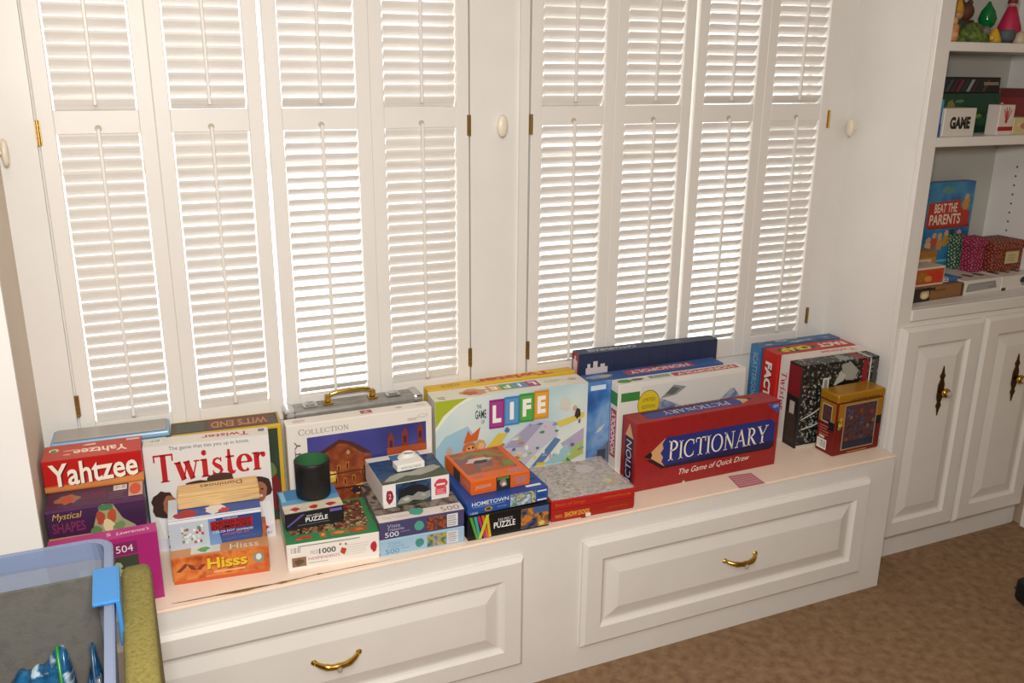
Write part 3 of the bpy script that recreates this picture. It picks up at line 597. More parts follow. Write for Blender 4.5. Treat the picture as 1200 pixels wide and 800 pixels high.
A.on('front').text('HOMETOWN', .05, .62, .50, .9, 'dfe6f2', bold=.01).lines(.06, .5, .5, .58, 1, '8fa8d4').ell(.25, .28, .05, .16, 'b08a34').ell(.25, .28, .03, .09, '3a3a2c').text('COLLECTION', .36, .24, .47, .34, '9fb8e0').rect(.52, .06, .84, .94, noisemat('town_print', ['d6dce0', '8fa8c0', '4f6f4c', 'c9c4a8', '3c4a5c'], 46, 4, .4)).rect(.86, .76, .98, .86, 'e0e8f2').rect(.86, .12, .98, .22, 'e0e8f2').lines(.87, .4, .97, .6, 2, '1c3a78').text('1000', .03, .06, .12, .22, 'b8cbe8')
A.on('top').rect(0, 0, 1, 1, '22478f')
for k in range(4): A.rect(.76, .1+.2*k, .95, .16+.2*k, ['dfe6f0', '15306c', '9fb4d6', '15306c'][k])
A.flush()
t, A = carton('puzzle_box', 'orange puzzle box with animal picture lid, topmost of its stack', (-.244, .047, .569), 2, .165, .178, .0385, 'd9641e', 'flat', group=g1, cat='puzzle box')
A.on('front').rect(.42, .02, .66, .98, '2c2c26').blob(.54, .45, .07, .28, '8c7a70').blob(.55, .4, .03, .14, 'e0d4cc').rect(.44, .76, .64, .95, '5f7f3c').text('JIGSAW', .07, .34, .34, .66, 'c9a29a', bold=.02).text('PUZZLE', .72, .48, .94, .76, '7f8aa8', bold=.02).text('500 PC', .74, .22, .92, .44, '8f8a9c', bold=.02)
A.on('top').rect(.05, .22, .9, .95, noisemat('savanna_print', ['5c4a52', '8c5a34', 'b5622c', '6a5a62', '9c4a28'], 12, 4, .4)).poly([(.1, .75), (.4, .92), (.7, .84), (.88, .6), (.8, .62), (.6, .78), (.35, .84)], '7f8a3c').blob(.4, .62, .2, .08, 'cfb8b0').blob(.42, .57, .13, .05, '3c3430').poly([(.7, .3), (.9, .32), (.9, .46), (.76, .46)], '6f8a34').text('PUZZLE', .68, .06, .9, .15, '8f93ac', bold=.02).text('JIGSAW', .1, .07, .26, .16, '93808c', bold=.02).text('500 PIECES', .32, .07, .6, .14, 'c98a5c')
A.on('left').rect(.35, .1, .6, .9, '3c3a30').text('JIGSAW', .66, .3, .94, .7, '9aa0b8'); A.flush()

# --- two red flat puzzle boxes, upper one with clear lid
t, A = carton('puzzle_box', 'flat red puzzle box with yellow title, lowest, before the game with rainbow letters', (-.030, .026, ZB), -3, .244, .208, .0325, 'a3231d', 'flat', '9c2019', group=g1, cat='puzzle box')
A.on('front').rect(.15, .22, .46, .78, 'b5391c').text('HILARIOUS', .05, .36, .13, .62, 'd8a03c').text('SHOW DOGS', .16, .32, .45, .74, 'd9b23c', bold=.02).text('A SEARCH AND FIND PUZZLE', .66, .42, .92, .58, 'b8622c'); A.flush()
box('torn_flap', .098, -.007, .004, .112, -.001, .013, mat('e6ded2', .7), t, .001, 1)
box('torn_edge', .086, -.005, .001, .098, -.0005, .007, mat('8c1f1a', .7), t, .001, 1)
t, A = carton('puzzle_box', 'flat red puzzle box with clear lid showing loose grey pieces, upper of the two', (-.030, .026, ZB+.0335), -3, .244, .208, .0265, 'b3211f', 'plain', group=g1, cat='puzzle box')
A.on('front').text('Best of Dogs', .05, .3, .40, .72, 'c9602c').text('a search and find puzzle', .60, .36, .95, .7, 'c9702c')
PCS = noisemat('loose_pieces_print', ['958a80', 'a0958a', 'a89d92', '857a72', 'b0a599', '96786c', '9c9288', '6f665f'], 110, 2, .55, voronoi=True)
A.on('top').rect(.02, .02, .98, .98, PCS).blob(.82, .3, .12, .12, 'a08a5c').blob(.8, .32, .06, .05, 'c2ad84').blob(.68, .75, .1, .12, 'b5aaa6')
for k in range(60): A.blob(random.uniform(.05, .7), random.uniform(.06, .94), .016, .014, random.choice(['d0c6ba', '7f756c', 'c0b4a6', '5c4f4a', '9c5a50', '3a3634', 'b8aca0']), 8, .35)
A.flush()
bm = bmesh.new(); addbox(bm, .002, .002, .0275, .242, .206, .0335, .001); bmobj('clear_lid', bm, glassmat('clear_plastic', 'ffffff', .86, .12), t)

# --- game with rainbow letters and yellow box behind
t, A = carton('game_box', 'wide white cartoon game box with four rainbow letter tiles', (-.252, .291, ZB), -2, .456, .078, .275, 'e4e0d4', 'stand', group=g1)
SKYB = noisemat('pale_sky_print', ['a9cbd6', 'c9dcdc', 'dfe4dc'], 4, 2, .4)
A.on('front').rect(0, 0, 1, 1, SKYB).poly([(0, .72), (0, 1), (.2, 1), (.12, .93), (.05, .84)], 'a3b32c').poly([(.2, 1), (.12, .93), (.05, .84), (0, .72), (0, .68), (.07, .82), (.15, .93), (.25, 1)], 'e6ead8')
A.poly([(0, 0), (0, .5), (.06, .62), (.2, .7), (.3, .45), (.25, 0)], '9cc4d6')
A.poly([(.3, .1), (.42, .42), (.62, .66), (.78, .62), (.8, .46), (.66, .3), (.5, .05)], 'c2bfce').poly([(.43, .40), (.60, .62), (.70, .62), (.56, .38)], 'a49fbc').poly([(.55, .02), (.62, .02), (.82, .4), (.78, .44)], '5f7fae').poly([(.35, .3), (.46, .56), (.4, .58), (.3, .4)], 'd9c24a').poly([(.46, .18), (.56, .25), (.52, .3), (.42, .24)], 'd9c44c').poly([(.62, .05), (.82, .08), (.8, .16), (.66, .18)], 'd9c23c').poly([(.76, .6), (.98, .68), (.98, .62), (.82, .54)], 'd9c860').poly([(.82, .36), (.98, .5), (.98, .3), (.86, .26)], 'b5a8c4').poly([(.8, .2), (.98, .36), (.98, .2), (.84, .12)], 'a9c46c').poly([(.7, .14), (.86, .34), (.9, .22), (.78, .1)], '9ccad2')
for k in range(44): A.blob(random.uniform(.32, .97), random.uniform(.1, .62), random.uniform(.008, .02), random.uniform(.01, .03), random.choice(['8fb8a0', 'd6a8b4', 'e6d27a', '7f9cc4', 'd8dcd0', '4f8a5c', 'b87f6a', 'eeeae0', '5a6f9c', 'a3a0c0']), 8, .3)
A.blob(.21, .46, .045, .07, 'c96f38', j=.12).poly([(.17, .52), (.2, .66), (.22, .6), (.28, .68), (.26, .54)], 'd0602c').blob(.215, .45, .026, .04, 'e0a078', j=.1).ell(.205, .46, .007, .012, '2a1a14').ell(.23, .465, .007, .012, '2a1a14').blob(.28, .48, .035, .06, 'c9a04c', j=.15).blob(.285, .47, .022, .035, 'e0b48c', j=.1).blob(.135, .38, .03, .05, 'b34a30', j=.15).blob(.14, .36, .02, .03, 'd8a084', j=.1).blob(.08, .46, .02, .05, 'b8a8a0', j=.1).blob(.10, .34, .03, .05, 'a4b0b4')
A.blob(.93, .68, .02, .06, '3c3430').blob(.91, .74, .015, .03, 'c9a88c').blob(.84, .8, .04, .06, 'd6d0c4')
for i, (ch, c) in enumerate((('L', '8c2a78'), ('I', '3f7fb8'), ('F', '3f8f3c'), ('E', 'cf8a2a'))):
    x0 = .335+.098*i; y0 = .64+.012*i; A.rect(x0, y0, x0+.098, y0+.31, c).rect(x0+.008, y0+.02, x0+.09, y0+.285, mat({'8c2a78': 'a03f8c', '3f7fb8': '5a98cc', '3f8f3c': '57a64e', 'cf8a2a': 'dfa03f'}[c])).text(ch, x0+(.022 if ch != 'I' else .036), y0+.06, x0+(.078 if ch != 'I' else .062), y0+.25, 'f4f1ea', bold=.05)
A.text('THE', .255, .88, .285, .92, '2c2a2c').text('GAME', .245, .77, .315, .86, '2c2a2c', bold=.01).text('OF', .285, .71, .305, .75, '2c2a2c')
A.poly([(.73, .02), (.73, .12), (.86, .15), (.86, .2), (.92, .10), (.86, 0), (.86, .03)], '3f8a3c').text('Isle Etc.', .745, .035, .86, .125, 'eef2e0', bold=.02).poly([(.93, 0), (1, 0), (1, .14), (.95, .1)], 'cf8f3f')
A.on('top').rect(0, 0, 1, 1, 'ddd8ca').blob(.26, .45, .09, .3, 'c98f6a').blob(.24, .4, .05, .2, 'b5603f').lines(.03, .1, .08, .4, 2, '6a6a5c')
for i, (ch, c) in enumerate((('E', 'cf9a52'), ('F', '5a9c5a'), ('I', '5a8fb8'), ('L', '9c4a88'))):
    x0 = .36+.086*i; A.rect(x0, .30, x0+.084, .86, c).text(ch, x0+(.02 if ch != 'I' else .034), .42, x0+(.066 if ch != 'I' else .052), .74, 'eeeae0', rot=180, bold=.04)
A.blob(.8, .6, .06, .12, 'c2c8c0').blob(.93, .55, .03, .12, 'c9a89c'); A.flush()
t, A = carton('game_box', 'yellow game box with red top lettering, tucked behind the rainbow letter game', (-.243, .376, ZB), 0, .458, .043, .276, 'd9b02c', 'plain', group=g1)
A.on('top').text('Twister', .32, .15, .85, .88, 'c2441f', rot=180, bold=.04).text('AGES 8', .1, .2, .22, .7, 'a07a1c', rot=180); A.flush()

# --- property games and navy box
t, A = carton('game_box', 'blue property trading game box between the rainbow letter game and the white one', (.209, .284, ZB), 0, .472, .062, .270, '2c5aa0', 'stand', group=g1)
A.on('front').rect(0, 0, .16, 1, noisemat('blue_sky_print', ['1f3f80', '3f74b8', '7fa6d0', '2f62a8'], 7, 3, .4)).rect(.02, .9, .125, .955, 'cfe0ee').poly([(.06, .4), (.09, .46), (.13, .5), (.1, .42)], 'c2c8cc').poly([(.02, .0), (.16, .0), (.16, .3), (.12, .22), (.06, .14)], '6a7080').rect(.08, .05, .14, .2, '3a4254').poly([(.04, .1), (.12, .3), (.14, .34), (.08, .2)], 'a8b8c8')
A.on('top').rect(0, 0, 1, 1, '3f5f9c').rect(.30, .22, .80, .8, 'b3525a').text('MONOPOLY', .33, .3, .77, .72, 'e0cfd6', rot=180, bold=.03).blob(.12, .5, .1, .25, '8a9cbc').blob(.15, .5, .04, .12, 'c9b070').ell(.55, .85, .03, .12, '5a4a44'); A.flush()
t, A = carton('game_box', 'white property trading game box with yellow disc, behind the pencil game', (.280, .231, ZB), -1, .440, .047, .270, 'e2dfd8', 'stand', group=g1)
A.on('front').rect(.02, .80, .16, .9, '3c8440').rect(.17, .0, 1, .78, noisemat('space_print', ['2f3a5c', '5a6f98', 'aab4c4', '8494b0'], 18, 4, .4)).poly([(.17, .55), (.30, .8), (.55, .62), (.75, .6), (.9, .8), (1, .6), (1, .95), (.17, .95)], 'd6d4d0').poly([(.32, .78), (.42, .92), (.52, .88), (.44, .8)], '8c8f90').poly([(.36, .82), (.41, .9), (.47, .87), (.42, .81)], '5f6666')
A.ell(.23, .74, .085, .16, '8c7c18').ell(.23, .74, .08, .15, 'd9c02a').text('LIMITED', .18, .77, .28, .81, '6a5c14').text('EDITION', .18, .69, .28, .73, '6a5c14')
for k in range(10): A.rect(.33+.03*k, .42, .352+.03*k, .5+random.uniform(.05, .16), random.choice(['8fa4c4', 'c2cedc', '5f78a4']))
A.on('left').rect(.1, .75, .9, .9, '3c8440').rect(.15, .15, .85, .7, 'b8434c').text('MONOPOLY', .25, .18, .75, .67, 'eadfdc', rot=90, bold=.03)
A.on('top').rect(0, 0, 1, 1, 'dcd8d0').rect(.44, .22, .96, .82, 'b8484a').text('MONOPOLY', .47, .32, .93, .72, 'ead8d2', rot=180, bold=.03).rect(.26, .35, .42, .8, '7f948c').text('CLONE WARS', .28, .45, .40, .7, 'c2ccc6', rot=180).ell(.07, .5, .05, .3, '4f9450').blob(.17, .55, .05, .2, '6a665c'); A.flush()
t, A = carton('game_box', 'long navy blue game box standing tallest at the back of the row', (.226, .378, ZB), -2.5, .482, .046, .324, noisemat('navy_carton', ['262f4c', '2c3654', '303b5c'], 5, 2, .35), 'plain', group=g1)
A.on('front').rect(0, .0, .995, .985, '2b3450')
for k in range(7): A.rect(.12+.125*k, .7, .124+.125*k, .97, '1c2238')
A.rect(.05, .80, .2, .86, 'd0c2c4').rect(.06, .86, .08, .9, 'd0c2c4').rect(.1, .86, .13, .92, 'd0c2c4').rect(.15, .86, .18, .89, 'd0c2c4').rect(.06, .72, .19, .8, 'b89aa0')
A.on('left').rect(0, 0, 1, 1, '8c2c34').rect(.2, .8, .8, .93, 'd6c4c4').rect(.4, .72, .6, .97, 'd6c4c4').rect(.2, .68, .8, .72, 'c9b4b4')
A.on('top').rect(0, 0, 1, 1, '3c465f').text('CATCHPHRASE', .08, .3, .42, .72, 'c2c6cf', rot=180, bold=.02).lines(.6, .3, .75, .7, 2, '6a7488'); A.flush()

# --- pencil game
t, A = carton('game_box', 'long red game box with big blue pencil and white serif title', (.260, .093, ZB), 0, .491, .080, .206, noisemat('dark_red_carton', ['8e1c1e', '9a2022', '941d20'], 30, 3, .42), 'stand', '7f1a1e', group=g1)
def pencil(A, x0, x1, y0, y1, body, rot):
    f = (lambda u, v: (x0+(x1-x0)*u, y0+(y1-y0)*v)) if not rot else (lambda u, v: (x1-(x1-x0)*u, y1-(y1-y0)*v))
    A.poly([f(.02, .34), f(.13, -.04), f(.97, -.08), f(1.0, .0), f(1.0, .2), f(.2, .3)], '2c1016')
    A.poly([f(.155, .02), f(.96, .02), f(1, .2), f(1, .82), f(.96, 1), f(.155, 1), f(.13, .8), f(.14, .64), f(.12, .5), f(.14, .34), f(.13, .2)], body)
    A.poly([f(.155, .0), f(.155, .06), f(1, .22), f(.99, .06), f(.95, .0)], '1c1e4c')
    A.poly([f(.05, .38), f(.155, .02), f(.13, .2), f(.14, .34), f(.12, .5), f(.14, .64), f(.13, .8), f(.155, 1), f(.05, .58)], 'd0a070')
    A.poly([f(0, .46), f(.05, .36), f(.06, .48), f(.05, .6)], '17141a')
PM = serifmesh('PICTIONARY', .13, .05, {i: (1.0 if i == 0 else .92) for i in range(10)})
A.on('front'); pencil(A, .055, .975, .30, .735, '28307c', False)
A.fit(PM, .225, .365, .93, .665, '10123a').fit(PM, .22, .375, .925, .675, 'efe9df')
A.text('The Game of Quick Draw', .30, .135, .80, .235, 'eae2d6', shear=.35, slope=.02).poly([(.9, .97), (.99, .97), (.99, .80)], '3f54a4').text('NEW', .945, .9, .985, .95, 'd0d6ec').poly([(.32, 0), (.335, .04), (.35, .01)], 'cfc2b6')
A.on('top'); pencil(A, .10, .86, .22, .82, '2f3a86', True)
A.fit(PM, .22, .32, .68, .68, 'd9d3cc', 180).text('The Game of Quick Draw', .34, .84, .66, .93, 'd9b8b0', rot=180, shear=.3)
A.on('left').rect(.28, .0, .82, .75, '1c1c40').poly([(.28, .75), (.82, .75), (.55, .95)], 'c99f78').text('PICTION', .38, .02, .72, .7, 'c9c6d0', rot=90); A.flush()

# --- four boxes against the bookcase side
t, A = carton('game_box', 'blue game box with pale mottled top, rearmost of the four by the bookcase', (.876, .349, ZB), -1, .322, .052, .277, '2f6496', 'stand', group=g1)
A.on('left').rect(0, 0, 1, 1, noisemat('blue_spine_print', ['2f5f94', '3f7fb0', '356fa4'], 14, 3, .4)).text('SCATTERGORIES', .3, .28, .75, .92, '8fb8d4', rot=-90, bold=.01).blob(.5, .18, .3, .05, 'a8c4cc')
A.on('top').rect(0, 0, 1, 1, '3f6a98')
for k in range(22): A.blob(random.uniform(.05, .95), random.uniform(.1, .9), .05, .12, random.choice(['8c9cae', 'b5a88c', '2f5688', '4f7aa8', 'a8b4bc', '5c6f8c']))
A.flush()
t, A = carton('game_box', 'bright red quiz game box with yellow and white top lettering', (.880, .273, ZB), -1.5, .312, .072, .275, 'bf1d1a', 'stand', group=g1)
A.on('left').rect(0, 0, 1, 1, 'c4201c').text('FACT', .26, .42, .72, .86, '2c0d10', rot=-90, bold=.06).text('FACT', .22, .43, .68, .87, 'efe6de', rot=-90, bold=.05).text('OR', .3, .24, .6, .38, 'efe6de', rot=-90)
A.on('top').rect(0, 0, 1, 1, 'b8261f').blob(.32, .5, .24, .34, '4a3a14', j=.05).text('CRAP', .12, .24, .5, .78, 'e0c32c', rot=180, bold=.06).text('FACT', .6, .25, .95, .75, 'e3d4ca', rot=180, bold=.06); A.flush()
t, A = carton('game_box', 'white game box with red spine lettering, third of the four by the bookcase', (.890, .222, ZB), -1.5, .310, .047, .275, 'e2dad2', 'stand', group=g1)
A.on('left').rect(0, 0, 1, 1, 'dcd6d2').fit(serifmesh('Twister', .16, .05), .2, .36, .75, .82, 'a8202c', -90)
A.on('top').rect(0, 0, 1, 1, 'e0d2c8').text('Twister', .42, .25, .88, .75, 'c9766a', rot=180, bold=.03); A.flush()
SPK = noisemat('speckled_print', ['121212', '1c1d1c', '161716', '5f625e', '202220', '141414', '2c302c', '181918', '9c9f9a', '131413'], 170, 2, .4, voronoi=True)
t, A = carton('game_box', 'black speckled game box with dark red bands, foremost of the four by the bookcase', (.883, .162, ZB), -2, .298, .058, .272, '1a1a1b', 'stand', '3a1416', group=g1)
A.on('front').rect(0, 0, 1, 1, SPK).rect(.0, .03, .03, .96, '2a2a2a').rect(.36, .06, .45, .66, '7c1a22').rect(.02, .0, .4, .03, 'c2bdb2')
A.poly([(.5, .95), (.62, .98), (.74, .86), (.66, .7), (.56, .78)], '9a9c96').rect(.28, .62, .36, .82, 'd0d0ca').rect(.3, .64, .34, .8, '8d8f8a').poly([(.42, .72), (.5, .88), (.58, .82), (.5, .7)], 'b5b6b0').rect(.79, .4, .86, .98, '8c1c26').rect(.88, .4, .9, .98, 'cfcfc8').rect(.93, .4, .99, .97, '4a4c4a').ell(.6, .62, .2, .14, '101011')
A.poly([(.05, .34), (.2, .4), (.36, .5), (.36, .515), (.2, .42), (.05, .355)], 'c9c9c4').poly([(.06, .22), (.2, .24), (.36, .3), (.36, .315), (.2, .258), (.06, .235)], 'c9c9c4').rect(.3, .02, .46, .2, 'b5b2ac').lines(.31, .03, .45, .19, 6, '5c5a58')
A.on('left').rect(0, 0, 1, 1, '241a1a').rect(.0, .62, 1, .98, '7c1a22').rect(.3, .3, .7, .55, 'b5aaa4').rect(.1, .05, .9, .4, '3c2f2a')
A.on('top').rect(0, 0, 1, 1, SPK).rect(.72, .0, .82, 1, '8c1c26').rect(.87, .1, .9, 1, 'd0d0ca').poly([(.5, .1), (.66, .1), (.62, .9), (.54, .9)], '8f908a'); A.flush()

# --- gold and red tin
t = thing('puzzle_tin', 'gold and dark red tin with framed picture at the right end of the seat', 'tin', (.948, .066, ZB), math.radians(1))
RED = mat('7c1f1a', .28, .35); GOLD = mat('c08a24', .28, .5)
W_, D_, H_ = .190, .076, .200
box('body', 0, 0, 0, W_, D_, H_-.028, RED, t, .005, 2); box('lid', -.001, -.001, H_-.028, W_+.001, D_+.001, H_, GOLD, t, .006, 3)
A = Art(t, W_, D_, H_); A.on('front')
A.poly([(.03, .56), (.03, .855), (.97, .855), (.97, .56), (.86, .50), (.14, .50)], GOLD).rect(.86, .42, .97, .56, '14161c').rect(.03, .44, .14, .58, '14161c').rect(.16, .08, .86, .83, 'a8947c')
A.rect(.18, .10, .84, .81, noisemat('night_parade_print', ['12141f', '2c2c42', '4c3834', '6a2c28', '22344a', '574c58'], 70, 6, .35, distort=.3))
for k in range(18): A.blob(random.uniform(.24, .8), random.uniform(.2, .74), .03, .035, random.choice(['6a3a30', '3a4a6a', '7c665e', '50506a', '8c4030']))
A.rect(.2, .1, .84, .22, '1c2438').text('COLLECTOR EDITION', .26, .868, .86, .91, '4a3210', bold=.02).lines(.3, .02, .8, .06, 1, 'b8843c')
for k in range(9): A.blob(random.uniform(.06, .2), random.uniform(.46, .62), .035, .03, random.choice(['d0a03c', 'e0bc4c', 'a87c24', '7f8a3c']))
A.on('left').rect(.06, .5, .94, .85, GOLD).rect(.2, .5, .75, .8, 'b5a68c').rect(.24, .52, .71, .78, noisemat('night_parade_print', [], 1)).rect(.6, .40, .94, .54, '14161c').lines(.15, .28, .7, .46, 4, 'a8665c').barcode(.1, .06, .62, .22).rect(.2, .24, .5, .28, 'd0bcae'); A.flush()

# ================================================================== CHAIR WITH STORAGE BIN (front left)
OLIVE = noisemat('olive_weave', ['7a6f34', '8a7f40', '94884a'], 160, 3, .9, .6, 700)
ch = thing('upholstered_chair', 'olive fabric upholstered chair at the lower left carrying the plastic bin', 'chair', (-1.0, -.30, 0))
def slab(name, pts, x0, x1, m, parent, bev=.02, seg=4):
    """pts outline in y,z, extruded along x with rounded edges"""
    bm = bmesh.new(); a = [bm.verts.new((x0, y, z)) for y, z in pts]; b = [bm.verts.new((x1, y, z)) for y, z in pts]; n = len(pts)
    fa = bm.faces.new(a); fb = bm.faces.new(b[::-1]); 
    for k in range(n): bm.faces.new((a[k], b[k], b[(k+1) % n], a[(k+1) % n]))
    bmesh.ops.recalc_face_normals(bm, faces=bm.faces)
    es = [e for e in bm.edges if (e.verts[0].co.x == e.verts[1].co.x)]
    bmesh.ops.bevel(bm, geom=es, offset=bev, segments=seg, affect='EDGES', profile=.6)
    return bmobj(name, bm, m, parent, smooth=True)
outl = [(-.56, .40), (-.0, .40), (.012, .56), (.014, .68), (.0, .735), (-.03, .764), (-.08, .776), (-.48, .776), (-.53, .764), (-.56, .73)]
slab('backrest', outl, -.036, .012, OLIVE, ch, .016, 4)
bm = bmesh.new(); addbox(bm, -.49, -.56, .39, -.040, .0, .50, .02, 3); bmobj('seat', bm, OLIVE, ch, smooth=True)
bm = bmesh.new(); addbox(bm, -.48, -.55, .34, .004, -.01, .388, .004); bmobj('seat_frame', bm, mat('3a2618', .5), ch)
for x in (-.46, -.02):
    for y in (-.52, -.03):
        bm = bmesh.new(); tube(bm, [(x, y, 0), (x, y, .34)], [.014, .022], 10); bmobj('leg', bm, mat('3a2618', .5), ch)
# bin
bn = thing('storage_bin', 'open translucent blue plastic storage bin with bright blue latch, on the olive chair', 'storage bin', (-1.042, -.305, .502))
BINM = glassmat('clear_blue_bin', 'c6cede', .66, .18); RIMM = glassmat('bin_rim', 'a4b4d4', .45, .2)
LB, WB, HB = .545, .425, .315  # along -y, along -x, height
def ringrect(x0, y0, x1, y1, z, r, n=5):
    out = []
    for cx, cy, a0 in ((x1-r, y1-r, 0), (x0+r, y1-r, 90), (x0+r, y0+r, 180), (x1-r, y0+r, 270)):
        for k in range(n+1):
            a = math.radians(a0+90*k/n); out.append((cx+r*math.cos(a), cy+r*math.sin(a), z))
    return out
def shellrings(bm, rings, capfirst=True, caplast=False):
    vv = [[bm.verts.new(p) for p in r] for r in rings]; n = len(vv[0])
    for a, b in zip(vv, vv[1:]):
        for k in range(n): bm.faces.new((a[k], a[(k+1) % n], b[(k+1) % n], b[k]))
    if capfirst: bm.faces.new(vv[0])
    if caplast: bm.faces.new(vv[-1])
bm = bmesh.new(); s = .022; th = .003
shellrings(bm, [ringrect(-WB+s, -LB+s, -s, -s, 0, .03), ringrect(-WB+.006, -LB+.006, -.006, -.006, HB-.03, .035), ringrect(-WB+.006+th, -LB+.006+th, -.006-th, -.006-th, HB-.03, .033), ringrect(-WB+s+th, -LB+s+th, -s-th, -s-th, th, .028)], True, True)
bmobj('tub', bm, BINM, bn, smooth=False)
bm = bmesh.new()
shellrings(bm, [ringrect(-WB+.005, -LB+.005, -.005, -.005, HB-.034, .036), ringrect(-WB, -LB, 0, 0, HB-.028, .038), ringrect(-WB, -LB, 0, 0, HB-.002, .038), ringrect(-WB+.003, -LB+.003, -.003, -.003, HB, .036), ringrect(-WB+.014, -LB+.014, -.014, -.014, HB, .030), ringrect(-WB+.010, -LB+.010, -.010, -.010, HB-.034, .032), ringrect(-WB+.005, -LB+.005, -.005, -.005, HB-.034, .036)], False)
bmobj('rim', bm, RIMM, bn, smooth=False)
LAT = mat('3a84c8', .3)
bm = bmesh.new(); addbox(bm, -.030, -.228, HB+.001, .006, -.122, HB+.007, .002, 2); addbox(bm, .002, -.228, HB-.075, .009, -.122, HB+.006, .002, 2); addbox(bm, .004, -.222, HB-.085, .018, -.130, HB-.070, .003, 2)
bmobj('latch', bm, LAT, bn)['label'] = 'bright blue snap latch'
lo_b = thing('grey_boards', 'dark grey boards standing inside the plastic bin', 'liner', (-1.042, -.305, .506))
BOARDM = noisemat('dark_grey_board', ['5e5c58', '67655f', '62605c'], 40, 4, .9, .3, 400)  # plain boards that turn the inside of the bin dark grey
box('board', -WB+.036, -.034, .0, -.036, -.029, HB-.058, BOARDM, lo_b, .001)
box('board', -WB+.036, -LB+.036, .0, -WB+.041, -.036, HB-.058, BOARDM, lo_b, .001)
box('base', -WB+.043, -LB+.036, .0, -.036, -.036, .004, BOARDM, lo_b, .001)
# crumpled bags in the bin
def crumple(name, label, cat, loc, r, cols, seed, sz=(1, 1, .7), freq=9, amp=.32):
    rnd = random.Random(seed); bm = bmesh.new(); bmesh.ops.create_icosphere(bm, subdivisions=4, radius=1)
    from mathutils import noise
    off = Vector((seed*3.1, seed*1.7, seed))
    for v in bm.verts:
        d = v.co.normalized(); k = 1+amp*noise.noise(d*2.2+off)+amp*.7*abs(noise.noise(d*5+off)) - amp*.5
        v.co = Vector((d.x*sz[0], d.y*sz[1], d.z*sz[2]))*k*r
    zmin = min(v.co.z for v in bm.verts)
    for v in bm.verts: v.co.z -= zmin
    o = bmobj(name, bm, noisemat(name+'_print_%d' % seed, cols, freq, 3, .25, distort=.8), None, loc, True)
    return tag(o, label, cat)
def film_bag(label, x0, x1, y0, y1, hgt, m, seamcol, fold, peak):
    t = thing('plastic_bag', label, 'bag', (0, 0, 0)); nx, ny = 44, 28; vs, fs = [], []
    def zz(u, v):
        c = hgt*(.50+.50*(u/peak)**1.2) if u < peak else hgt*max(0, 1-((u-peak)/(1-peak))**2)
        e = min(1, u/.06)*min(1, (1-u)/.05)*min(1, v/.08)*min(1, (1-v)/.08)
        vc = .72+.10*math.sin(5*u)
        sh_ = math.exp(-((v-vc)/.30)**2) if v < vc else math.exp(-((v-vc)/.16)**2)
        return .5125+max(.003, e*(c*(.25+.75*sh_)+fold*(math.sin(17*u+9*v)+.6*math.sin(31*u-14*v))))
    for j in range(ny+1):
        for i in range(nx+1):
            u, v = i/nx, j/ny; vs.append((x0+(x1-x0)*u, y0+(y1-y0)*v, zz(u, v)))
    k = len(vs); vs += [(x, y, .5115) for x, y, z in vs]; W1 = nx+1
    for j in range(ny):
        for i in range(nx):
            q = j*W1+i; fs.append((q, q+1, q+W1+1, q+W1)); fs.append((k+q+W1, k+q+W1+1, k+q+1, k+q))
    for i in range(nx): fs.append((i, k+i, k+i+1, i+1)); q = ny*W1+i; fs.append((q+1, k+q+1, k+q, q))
    for j in range(ny): q = j*W1; fs.append((q+W1, k+q+W1, k+q, q)); q += nx; fs.append((q, k+q, k+q+W1, q+W1))
    meshobj('film', vs, fs, m, t, smooth=True)
    bm = bmesh.new(); pts = []
    for i in range(12):
        v = .30+.48*i/11; u = peak-.03+.02*math.sin(7*v); pts.append((x0+(x1-x0)*u, y0+(y1-y0)*v, zz(u, v)+.002))
    tube(bm, pts, [.0012+.0022*math.sin(math.pi*i/11) for i in range(12)], 8); bmobj('printed_edge', bm, mat(seamcol, .3), t, smooth=True)
film_bag('blue plastic bag with green edge rising to a peak in the bin', -1.262, -1.108, -.56, -.372, .196, noisemat('blue_film', ['123e60', '1a5078', '22628e', '164870', 'a8bcc8'], 16, 3, .22, distort=1.2), '1f7c34', .006, .86)
film_bag('dark blue crumpled bag with white print in the bin, nearest to the latch', -1.108, -1.0685, -.56, -.372, .175, noisemat('navy_film', ['10344f', '174a70', '1c5580', '123a5a', 'c9ced0'], 22, 3, .22, distort=1), '174a70', .005, .5)
crumple('toy_ball', 'dark red rounded toy at the left edge of the bin', 'toy', (-1.322, -.470, .512), .066, ['7c1218', '961a20', '84141a'], 8, (.80, 1, 1.1), 5, .06)
crumple('plastic_bag', 'white plastic bag low at the near end of the bin', 'bag', (-1.150, -.720, .512), .075, ['b8bec4', 'a4b0bc', 'c8c8c6'], 11, (.75, .9, .8), 10)

# black case on the floor at the right
bc = thing('black_case', 'black case corner on the carpet at the right edge', 'case', (1.475, -.225, 0), math.radians(-14))
bm = bmesh.new(); addbox(bm, 0, -.26, .004, .34, 0, .088, .02, 3); bmobj('body', bm, mat('0c0d0f', .6), bc)
bm = bmesh.new(); addbox(bm, .002, -.258, .0445, .338, -.002, .0475); addbox(bm, -.0015, -.26+.02, .045, .0, -.02, .047); bmobj('zip', bm, mat('1f2022', .4), bc)
bm = bmesh.new(); tube(bm, [(.10, -.262, .06), (.11, -.285, .062), (.17, -.292, .063), (.23, -.285, .062), (.24, -.262, .06)], .007, 8); bmobj('handle', bm, mat('15161a', .7), bc)

